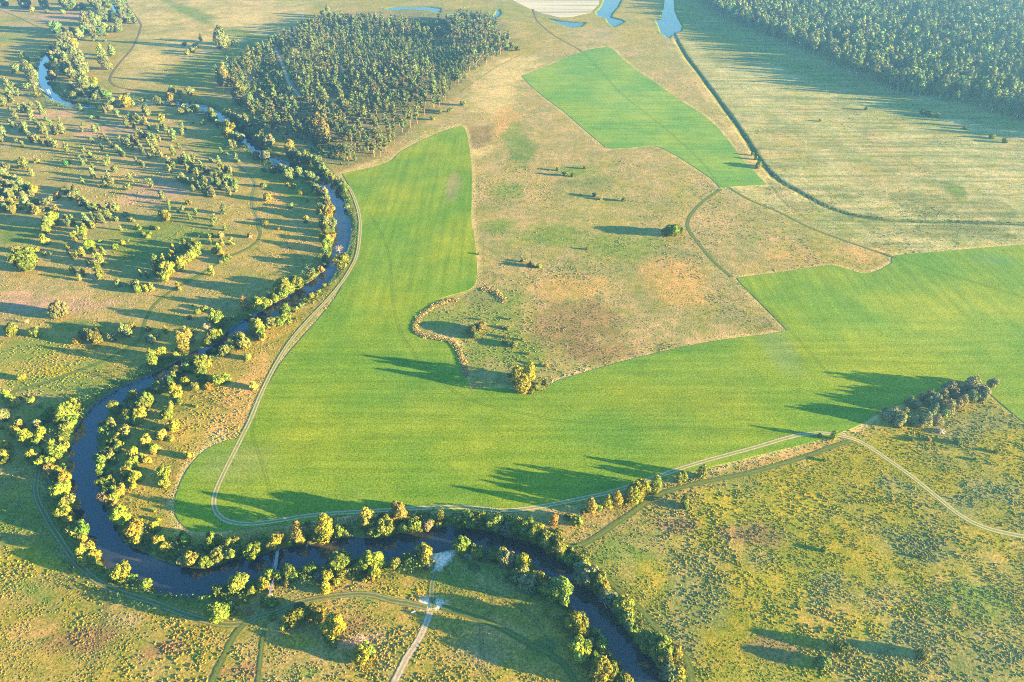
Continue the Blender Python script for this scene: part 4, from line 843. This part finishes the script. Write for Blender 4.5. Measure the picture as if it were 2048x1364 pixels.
for x0, y0, sc, txt in TREES:
    for e in txt.split():
        zx, zy, zw, k, cc = RX.match(e).groups()
        px, py, pw = x0 + sc * int(zx), y0 + sc * int(zy), sc * int(zw)
        w = pw * depth(py) / F
        hs = 1.0
        if k == 'W':
            kind = 'willow' if w > 3.6 else 'bush'
            name = 'willow_tree' if w > 5.0 else ('willow_sapling' if w > 3.4 else 'willow_bush')
            h = .95 * w
            if kind == 'bush': hs = 1.2
            if abs(px - 1347) < 20 and abs(py - 456) < 6: hs = .75; w *= .88
        elif k == 'S': kind, name, h = 'bush', 'shrub', .78 * w
        elif k == 'B': kind, name, h = 'poplar', 'poplar_tree', 1.6 * w; hs = .72 if x0 == 1720 else 1.0
        elif k == 'Y': kind, name, h = 'birch', ('birch_tree' if w > 3.2 else 'birch_sapling'), 1.7 * w; hs = .9
        else: kind, name, h, cc = 'dead', 'dead_tree', w, 'p'
        if x0 == 1720 and k in 'BW': cc = 'z'
        if sc == 1 and k == 'B': w *= 1.25; cc = 'y'
        if sc < 1 and y0 < 430 and cc == '': cc = 'h'
        if sc == 1 and k == 'W': hs = min(hs, .66)
        w *= ({'W': 1.38 if py < 480 else 1.66, 'S': 1.4, 'B': 1.5, 'Y': 1.06 if py < 480 else 1.2, 'D': 1.1}[k] if sc < 1 else 1.04) * {1080: 1.25, 1720: .80}.get(x0, 1)
        x, y = at(px, py, h * .45)
        if k != 'D' and min(dist_line(np.array([x]), np.array([y]), RIVER)) < RIV_W + .3:      # keep stems out of the water
            j = np.argmin(np.hypot(RIVER[:, 0] - x, RIVER[:, 1] - y)); c0 = RIVER[j]
            v = np.array([x, y]) - c0; v /= np.linalg.norm(v) + 1e-6
            x, y = c0 + v * (RIV_W + .4)
        PLACED.append((kind, name, float(x), float(y), float(w), hs, cc, pw))
groups = {}
for it in PLACED:
    kind, name, x, y, w, hs, cc, pw = it
    o = plant(kind, name, x, y, w, hs, '' if kind == 'dead' else cc, parts=pw >= 8.5, lod=0 if pw >= 13 else 1, z=-.25 if kind == 'dead' and abs(x) < 1e4 and rd_only(np.array([x]), np.array([y]))[0] < -1 else 0.0)
    j = int(np.argmin(np.hypot(MW[:, 0] - x, MW[:, 1] - y)))
    groups.setdefault((j, name), []).append((math.hypot(MW[j, 0] - x, MW[j, 1] - y), o, cc))
for (j, name), L in groups.items():
    L.sort(key=lambda q: q[0])
    catg, frame = WORDS[name]
    many = {}
    for n, (d, o, cc) in enumerate(L):
        look = frame.format(LOOK[cc] if name != 'dead_tree' else 'pinkish grey')
        ph = MARKS[j][2]
        if len(L) == 1: lab = f'the only {look} beside {ph}'[4:]
        elif n < len(ORD): lab = f'{look}, {ORD[n]} of its kind out from {ph}'
        else: lab = f'{look} in the crowd past the twentieth from {ph}'
        if len(lab.split()) > 14: lab = lab.replace(' of its kind', '')
        tag(o, lab, catg, f'{name.replace("_", " ")}s around {ph}')

# ------------------------------------------------------------------ the pine wood and the birch wood
def scatter(P, step, g, keep=None):
    """jittered points inside a polygon, about one per step x step metres"""
    X, Y = np.meshgrid(np.arange(P[:, 0].min(), P[:, 0].max(), step), np.arange(P[:, 1].min(), P[:, 1].max(), step))
    x = (X + (g.random(X.shape) - .5) * step * .95).ravel(); y = (Y + (g.random(X.shape) - .5) * step * .95).ravel()
    m = inside(x, y, P); x, y = x[m], y[m]
    if keep is not None:
        m = keep(x, y) > g.random(len(x)); x, y = x[m], y[m]
    return x, y
def merge(items):
    """one mesh out of many plants: items = (kind, x, y, w, hs, colour)"""
    Vs, Fs, Cs, Ms, o = [], [], [], [], 0
    for kind, x, y, w, hs, colr in items:
        pr = PROTO[(kind, 1)][rng.integers(5)]
        V, Fq, Cc, nw, nv = pr['raw']
        a = rng.random() * 6.28; ca, sa = math.cos(a), math.sin(a)
        V = np.column_stack([(V[:, 0] * ca - V[:, 1] * sa) * w + x, (V[:, 0] * sa + V[:, 1] * ca) * w + y, V[:, 2] * w * hs])
        Cc = Cc.copy(); Cc[nv:] *= colr
        Vs.append(V); Fs.append(Fq + o); Cs.append(Cc); o += len(V)
        Ms.append(np.r_[np.zeros(nw), np.ones(len(Fq) - nw)])
    return np.vstack(Vs), np.vstack(Fs), np.vstack(Cs), np.concatenate(Ms)
PINES = line('430,165 460,135 530,98 600,62 680,40 760,45 850,45 930,38 985,45 1000,75 1030,90 1000,112 940,150 905,185 880,215 845,240 790,290 765,312 700,333 640,322 610,292 560,277 500,232 470,192')
GAPS = [line('515,122 562,128 580,180 590,196 535,205 500,192 508,150'), line('640,96 760,80 880,82 960,100 905,132 760,142 680,130'), line('690,122 740,118 800,126 790,150 720,152'), line('800,40 900,45 895,78 830,74'), line('850,130 940,120 930,150 890,180'), line('690,75 800,62 830,84 690,92'),
        line('545,60 560,60 572,130 590,175 640,260 640,330 615,290 590,210 560,140'), line('620,292 700,296 690,322 640,318')]
gp = np.random.default_rng(21)
def in_gap(x, y):
    return np.any([inside(x, y, P) for P in GAPS], axis=0)
def pine_keep(x, y):
    t = dist_line(x, y, TRK['sand2'][0]); t2 = dist_line(x, y, TRK['wood'][0])
    k = .55 + .5 * (fbm(x, y, 24, 3) > .47)
    return np.where(in_gap(x, y), .10, k) * (t > 3.5) * (t2 > 3) * (river_d(x, y) > 6) * (sdist(x, y, FIELD) > 2)
px_, py_ = scatter(PINES, 8.3, gp, pine_keep)
# the bright row along the clearing's upper side and the outliers by the track
for P in ('436,158 450,150 465,142 480,134 495,126 510,119 522,112 534,104 542,98 548,96', '441,172 452,178 462,170 470,160 485,150 498,140 488,168 478,178', '670,100 690,96 715,93 740,88 760,82 785,78 800,72', '905,70 925,66 945,60 960,72 980,66 990,78'):
    q = line(P); px_ = np.r_[px_, q[:, 0]]; py_ = np.r_[py_, q[:, 1]]
order = np.argsort(py_)
pw_ = 4.9 * (.75 + .5 * gp.random(len(px_)))
edge_lab = [('tall sunlit pine with a bare orange stem at the wood edge by the crop', FIELD), ('tall pine on the river side of the wood', None)]
rest = []
for n, i in enumerate(order):
    x, y, w = float(px_[i]), float(py_[i]), float(pw_[i])
    if n < 300:
        o = plant('pine', 'pine_tree', x, y, w, .82 + .25 * gp.random(), '', True, 0 if n < 120 else 1)
        near_field = sdist(np.array([x]), np.array([y]), FIELD)[0] < 16
        near_track = dist_line(np.array([x]), np.array([y]), TRK['sand2'][0])[0] < 12
        if near_field: lab, gr = 'tall pine with orange stem in the edge row facing the green crop', 'pines along the crop edge'
        elif near_track: lab, gr = 'tall pine standing beside the pale sand track in the wood', 'pines along the sand track'
        elif river_d(np.array([x]), np.array([y]))[0] < 40: lab, gr = 'tall pine on the river slope of the wood', 'pines on the river slope'
        else: lab, gr = 'tall dark pine with bare orange stem inside the pine wood', 'pines in the wood'
        tag(o, lab, 'pine', gr)
    else:
        c = np.array(PALK['pine']) * (.8 + .4 * gp.random()) * (1 + .08 * gp.normal(size=3)); rest.append(('pine', x, y, w, .82 + .25 * gp.random(), c))
# saplings in the clearings of the wood
sx, sy = scatter(PINES, 4.2, gp, lambda x, y: np.where(in_gap(x, y), .75, .10) * (dist_line(x, y, TRK['sand2'][0]) > 3) * (river_d(x, y) > 5))
for x, y in zip(sx, sy):
    c = np.array((.095, .135, .035)) * (.75 + .5 * gp.random()); rest.append(('birch', float(x), float(y), 1.5 + 1.6 * gp.random(), .9, c))
V, Fq, Cc, Ms = merge(rest)
tag(link('pine_forest', mesh_from('pine_forest', V, Fq, [BARK_PINE, MASS], False, mat_idx=Ms, col=Cc)), 'deeper part of the pine wood with its green saplings', 'forest', kind='stuff')

BIRCHES = line('1398,2 1420,22 1480,52 1560,84 1640,120 1720,156 1800,186 1880,200 1960,220 2048,246 2260,300 2420,210 2380,-35 1385,-35')
gb = np.random.default_rng(33)
bx, by = scatter(BIRCHES, 8.2, gb, lambda x, y: .50 + .5 * (fbm(x, y, 30, 13) > .47))
# how far inside the front edge each one stands decides which are built one by one
front = line('1398,2 1420,22 1480,52 1560,84 1640,120 1720,156 1800,186 1880,200 1960,220 2048,246 2260,300')
df = dist_line(bx, by, front)
u = bx / (CP * by + SP * H); inview = np.abs(u) < .78
order = np.argsort(np.where(inview, df, 1e6 + df))
rest = []
for n, i in enumerate(order):
    x, y = float(bx[i]), float(by[i]); w = 7.2 * (.75 + .5 * gb.random())
    if n < 300:
        o = plant('wood_birch', 'forest_birch', x, y, w, .72 + .2 * gb.random(), '', True, 0 if n < 120 else 1)
        if df[i] < 9: lab, gr = 'tall white-stemmed birch in the front row of the wood', 'birches in the front row'
        else: lab, gr = 'tall birch behind the front row of the wood', 'birches behind the front row'
        tag(o, lab, 'forest birch', gr)
    else:
        c = np.array(PALK['wood_birch']) * (.75 + .45 * gb.random()) * (1 + .08 * gb.normal(size=3))
        if gb.random() < .25: c = c * np.array((.6, .68, .8))
        rest.append(('wood_birch', x, y, w, .72 + .2 * gb.random(), c))
V, Fq, Cc, Ms = merge(rest)
tag(link('birch_forest', mesh_from('birch_forest', V, Fq, [BARK_BIRCH, MASS], False, mat_idx=Ms, col=Cc)), 'deep birch wood running out beyond the ditch meadow', 'forest', kind='stuff')

# ------------------------------------------------------------------ ground cover nobody could count
gc = np.random.default_rng(5)
def view_points(n, zmax, g, power=1.0):
    """points on the ground in front of the camera, denser close by"""
    ya, yb = 1420.0, 682 + F * (H / zmax - SP) / CP
    yy = ya + (yb - ya) * g.random(n) ** power
    xx = -60 + 2170 * g.random(n)
    t = H / (SP + (yy - 682) / F * CP)
    return (xx - 1024) / F * t, t * (CP - (yy - 682) / F * SP)
def quadleaves(p, s, g, flat=.6):
    n = len(p)
    nv = g.normal(size=(n, 3)); nv[:, 2] = np.abs(nv[:, 2]) + flat; nv /= np.linalg.norm(nv, axis=1)[:, None]
    t = np.cross(nv, g.normal(size=(n, 3))); t /= np.linalg.norm(t, axis=1)[:, None] + 1e-9
    b = np.cross(nv, t); s = s[:, None]
    return np.stack([p - t * s, p - b * s * .7, p + t * s, p + b * s * .7], 1).reshape(-1, 3), np.arange(4 * n).reshape(n, 4)
# bushes of reed and nettle along the water
n = 110000
k = gc.integers(0, len(RIVER) - 1, n); T = RIVER[k + 1] - RIVER[k]; T /= np.linalg.norm(T, axis=1)[:, None] + 1e-9
side = np.where(gc.random(n) < .5, -1, 1)
off = RIV_W + .2 + 8.5 * gc.random(n) ** 1.6
p2 = RIVER[k] + (gc.random(n)[:, None] - .5) * 4 * T + np.stack([-T[:, 1], T[:, 0]], 1) * (side * off)[:, None]
dr = river_d(p2[:, 0], p2[:, 1])
beach = np.minimum(sdist(p2[:, 0], p2[:, 1], SAND[0][0]), sdist(p2[:, 0], p2[:, 1], SAND[1][0]))
trk = np.min([dist_line(p2[:, 0], p2[:, 1], TRK[t][0]) for t in ('beach', 'south', 'river', 'main')], axis=0)
bush = fbm(p2[:, 0], p2[:, 1], 7, 19, 3)
ok = (dr > -.2) & (beach > .5) & (trk > 1.6) & (bush > .40) & (sdist(p2[:, 0], p2[:, 1], FIELD) > .5)
p2, bush, dr = p2[ok], bush[ok], dr[ok]
hgt = (.2 + 3.4 * sstep(.42, .68, bush) * sstep(-.5, 1.5, dr)) * gc.random(len(p2)) ** .6
V, Fq = quadleaves(np.column_stack([p2, hgt]), .22 + .22 * gc.random(len(p2)), gc, .3)
tn = np.array((.085, .125, .040)) * (.6 + .7 * gc.random(len(p2)))[:, None] * (1 + .1 * gc.normal(size=(len(p2), 3)))
tag(link('riverside_undergrowth', mesh_from('riverside_undergrowth', V, Fq, [MASS], False, col=np.repeat(np.clip(tn, .01, 1), 4, axis=0))), 'low green reeds, nettles and brush lining the water', 'undergrowth', kind='stuff')
# tussocks of tall meadow grass and weeds
x, y = view_points(190000, 900, gc, .85)
dr = river_d(x, y)
fd = np.minimum(sdist(x, y, FIELD), sdist(x, y, FIELD_B))
tk = np.full(x.shape, 99.)
for P, w, style in TRK.values():
    if style in ('cropruts', 'ruts'): continue
    m = (x > P[:, 0].min() - 4) & (x < P[:, 0].max() + 4) & (y > P[:, 1].min() - 4) & (y < P[:, 1].max() + 4)
    tk[m] = np.minimum(tk[m], dist_line(x[m], y[m], P) - w * .5)
bch = np.minimum(sdist(x, y, SAND[0][0]), sdist(x, y, SAND[1][0]))
clump = fbm(x, y, 5, 29, 3)
ok = (dr > 1.5) & (fd > .4) & (tk > .1) & (bch > .5) & (clump > .40 + .2 * gc.random(len(x)) - .1)
x, y, clump = x[ok], y[ok], clump[ok]
vc, _, _ = veg_colour(x, y)
n = len(x)
r = .16 + .24 * gc.random(n); hh = r * (.22 + .36 * gc.random(n))
weedy = (fbm(x, y, 34, 71) > .56) | ((vc[:, 2] > .042) & (vc[:, 0] < .19))
hh = np.where(weedy, hh * 1.7, hh); r = np.where(weedy, r * 1.3, r)
a0 = gc.random(n) * 6.28
ring = [np.column_stack([x + r * np.cos(a0 + q) * (.8 + .4 * gc.random(n)), y + r * np.sin(a0 + q) * (.8 + .4 * gc.random(n)), np.full(n, -.12)]) for q in np.arange(4) * math.pi / 2]
ring2 = [np.column_stack([x + .7 * r * np.cos(a0 + q + .5), y + .7 * r * np.sin(a0 + q + .5), hh * (.55 + .4 * gc.random(n))]) for q in np.arange(4) * math.pi / 2]
top = np.column_stack([x + .2 * r * gc.normal(size=n), y + .2 * r * gc.normal(size=n), hh])
V = np.stack(ring + ring2 + [top], 1).reshape(-1, 3)
b = np.arange(n) * 9
quadsT = np.concatenate([np.stack([b + i, b + (i + 1) % 4, b + 4 + (i + 1) % 4, b + 4 + i], 1) for i in range(4)])
tris = np.concatenate([np.stack([b + 4 + i, b + 4 + (i + 1) % 4, b + 8], 1) for i in range(4)])
tv = vc * (.80 + .5 * gc.random(n))[:, None] * (1 + .10 * gc.normal(size=(n, 3)))
tag(link('meadow_grass', mesh_from('meadow_grass', V, [quadsT, tris], [MASS], False, col=np.repeat(np.clip(tv, .01, .9), 9, axis=0))), 'tussocks of tall dry grass and weeds all over the meadows', 'grass', kind='stuff')

# pale reeds round the bay of rough ground and along the inner scrub
V_, F_, C_, o_ = [], [], [], 0
for P, wd in ((line('912,601 890,603 868,613 846,629 833,646 831,661 845,671 872,677 902,683 916,700 926,726 934,752'), 1.7), (line('968,580 985,581 998,590 1008,603'), 2.2)):
    P = spline(P, .12); n = int(len(P) * wd * 4); k = gc.integers(0, len(P), n)
    q = P[k] + gc.normal(size=(n, 2)) * wd * .42
    hgt = .25 + .6 * gc.random(n)
    V, Fq = quadleaves(np.column_stack([q, hgt * .5]), .25 + .25 * gc.random(n), gc, .1)
    V_.append(V); F_.append(Fq + o_); o_ += len(V); C_.append(np.repeat(np.array((.40, .30, .12)) * (.65 + .6 * gc.random(n))[:, None], 4, axis=0))
tag(link('reeds', mesh_from('reeds', np.vstack(V_), np.vstack(F_), [MASS], False, col=np.vstack(C_))), 'pale dry reeds edging the rough bay in the crop', 'reeds', kind='stuff')

# ------------------------------------------------------------------ footbridges, brush heap, bleached branches
def box(cx, cy, cz, sx, sy, sz, rz=0.0):
    v = np.array([(a, b, c) for a in (-.5, .5) for b in (-.5, .5) for c in (-.5, .5)]) * (sx, sy, sz)
    c, s = math.cos(rz), math.sin(rz)
    v = np.column_stack([v[:, 0] * c - v[:, 1] * s + cx, v[:, 0] * s + v[:, 1] * c + cy, v[:, 2] + cz])
    return v, np.array([(0, 1, 3, 2), (4, 6, 7, 5), (0, 4, 5, 1), (2, 3, 7, 6), (0, 2, 6, 4), (1, 5, 7, 3)])
PLANK = mat_flat('grey_planks', (.22, .21, .20), (.36, .34, .32), 6)
STEEL = mat_flat('grey_cable', (.16, .16, .17), (.24, .24, .25), 3)
RED = mat_flat('orange_paint', (.62, .10, .03), (.75, .17, .05), 4, .5)
WHITE = mat_flat('white_paint', (.66, .66, .66), (.82, .82, .82), 4, .5)
def footbridge(a, b, post_mat, label, width=1.2, post_h=3.0, far_posts=True, deck_mat=PLANK):
    a, b = np.array(a), np.array(b); d = b - a; Ln = float(np.hypot(*d)); ang = math.atan2(d[1], d[0])
    o = bpy.data.objects.new('footbridge', None); C.objects.link(o)
    o.location = (a[0], a[1], 0); o.rotation_euler = (0, 0, ang)
    n = int(Ln / .35)
    sag = lambda t: 1.0 - .45 * math.sin(math.pi * t)
    V, Fq = join([box(Ln * (i + .5) / n, 0, sag((i + .5) / n), .30, width * (.95 + .1 * rng.random()), .06) for i in range(n)])
    link('deck', mesh_from('deck', V, Fq, [deck_mat]), o)
    for s in (-1, 1):
        pts = [(Ln * t, s * width * .55, 1.0 + post_h * .55 * (2 * t - 1) ** 2 + .75) for t in np.linspace(0, 1, 13)]
        parts = [tube(pts, [.035] * 13, 5)] + [tube([(p[0], p[1], sag(i / 12)), p], [.02, .02], 4) for i, p in enumerate(pts)]
        V, Fq = join(parts); link('cable', mesh_from('cable', V, Fq, [STEEL]), o)
    for e in ((0, Ln) if far_posts else (0,)):
        for s in (-1, 1):
            V, Fq = join([tube([(e, s * width * .75, -.3), (e, s * width * .62, post_h + .6)], [.10, .08], 8), box(e, s * width * .62, post_h + .62, .22, .22, .10)])
            link('post', mesh_from('post', V, Fq, [post_mat]), o)
        V, Fq = box(e, 0, post_h * .8, .10, width * 1.3, .10); link('crossbar', mesh_from('crossbar', V, Fq, [post_mat]), o)
    V, Fq = join([box(-1.0, 0, .45, 2.0, width * .9, .9), box(Ln + 1.0, 0, .45, 2.0, width * .9, .9)])
    link('abutment', mesh_from('abutment', V, Fq, [PLANK]), o)
    return tag(o, label, 'footbridge')
footbridge(at(543.5, 1182), at(557.5, 1096), RED, 'narrow grey plank footbridge over the river with orange end posts')
footbridge(at(76.5, 176), at(100, 190), WHITE, 'small footbridge with red and white posts on the far river bend', 1.3, 5.0)
footbridge(at(239, 10), at(224, -8), WHITE, 'white footbridge crossing the far upper river', 1.6, 4.0, True, WHITE)

def sticks(n, rad, hh, g, r0=.05):
    out = []
    for i in range(n):
        a = g.random() * 6.28; c = g.normal(size=2) * rad * .35; L = rad * (.5 + .8 * g.random())
        z = hh * g.random()
        out.append(tube([(c[0] - L * math.cos(a) * .5, c[1] - L * math.sin(a) * .5, z * .5), (c[0] + .1 * g.normal(), c[1], z + .1), (c[0] + L * math.cos(a) * .5, c[1] + L * math.sin(a) * .5, z * .6)], [r0, r0 * .8, r0 * .4], 4))
    return join(out)
gs = np.random.default_rng(8)
V, Fq = sticks(60, 1.9, 1.1, gs, .11)
o = link('brush_heap', mesh_from('brush_heap', V, Fq, [DEAD], col=np.ones((len(V), 3))), None, (*at(1882, 864), 0)); tag(o, 'pale pink heap of dry brushwood in the weedy meadow', 'brush heap')
def limb(pts, label, r=.2, twigs=9):
    P3 = np.array([(*at(a, b), z) for a, b, z in pts]); P0 = P3[0].copy(); P3 = P3 - P0
    out = [tube(P3, np.linspace(r, r * .35, len(P3)), 6)]
    for i in range(twigs):
        t = gs.integers(1, len(P3)); e = P3[t] + gs.normal(size=3) * (1.0, 1.0, .5); e[2] = abs(e[2]) * .6
        out.append(tube([P3[t], (P3[t] + e) / 2 + .15 * gs.normal(size=3), e], [r * .4, r * .28, r * .12], 4))
    V, Fq = join(out)
    o = link('fallen_branch', mesh_from('fallen_branch', V, Fq, [DEAD], True, col=np.ones((len(V), 3))), None, tuple(P0))
    tag(o, label, 'branch')
limb([(1214.5, 1215.5, -.5), (1210, 1211, .1), (1208, 1206, .6), (1206, 1201, 1.2)], 'bleached curved branch dipping into the river, the longer of a pair')
limb([(1219, 1213, -.3), (1219.5, 1207, .4), (1221, 1201, 1.0), (1223, 1195, 1.6)], 'bleached upright branch at the river edge beside the curved one', .16)
limb([(470, 1181, .2), (612, 1094, .2)][1:] + [(618, 1090, .5), (624, 1087, .9)], 'short dry branch lying below the orange bush on the bank', .13, 6)
limb([(672, 1081, -.4), (669, 1083, .0), (665, 1084, .3)], 'thin dead branch in the shallows under the tall yellow poplar', .1, 4)
limb([(838, 1322, .1), (1833, 1322, .1)][1:] + [(1838, 1315, .4), (1842, 1310, .9)], 'pale snapped branch beside the dry bush in the olive meadow', .13, 6)
# the small pale board lying in the grass by the crossroads
V, Fq = join([box(0, 0, .35, 1.0, .12, .5, .4), box(-.3, 0, .2, .1, .1, .6), box(.3, .12, .2, .1, .1, .6), box(.5, .3, .12, .7, .5, .08, .2)])
tag(link('weathered_board', mesh_from('weathered_board', V, Fq, [WHITE]), None, (*at(826.5, 1225.5), 0)), 'small pale board propped in the meadow near the sandy crossroads', 'board')

# ------------------------------------------------------------------ the evening haze
def haze():
    b = 4700.0
    V, Fq = box(0, 0, (H + 12 - 4.5) / 2, 2 * b, 2 * b, H + 12 + 4.5)
    m = bpy.data.materials.new('haze'); m.use_nodes = True
    nt = m.node_tree; nt.nodes.remove(nt.nodes['Principled BSDF'])
    pv = nt.nodes.new('ShaderNodeVolumePrincipled')
    pv.inputs['Color'].default_value = (*HAZE_COLOR, 1)
    pv.inputs['Density'].default_value = HAZE_DENSITY
    pv.inputs['Anisotropy'].default_value = 0.25
    nt.links.new(pv.outputs[0], nt.nodes['Material Output'].inputs['Volume'])
    o = link('haze', mesh_from('haze', V, Fq, [m]))
    o.visible_shadow = True
    tag(o, 'thin bluish evening haze over the whole valley', 'haze', kind='stuff')
haze()
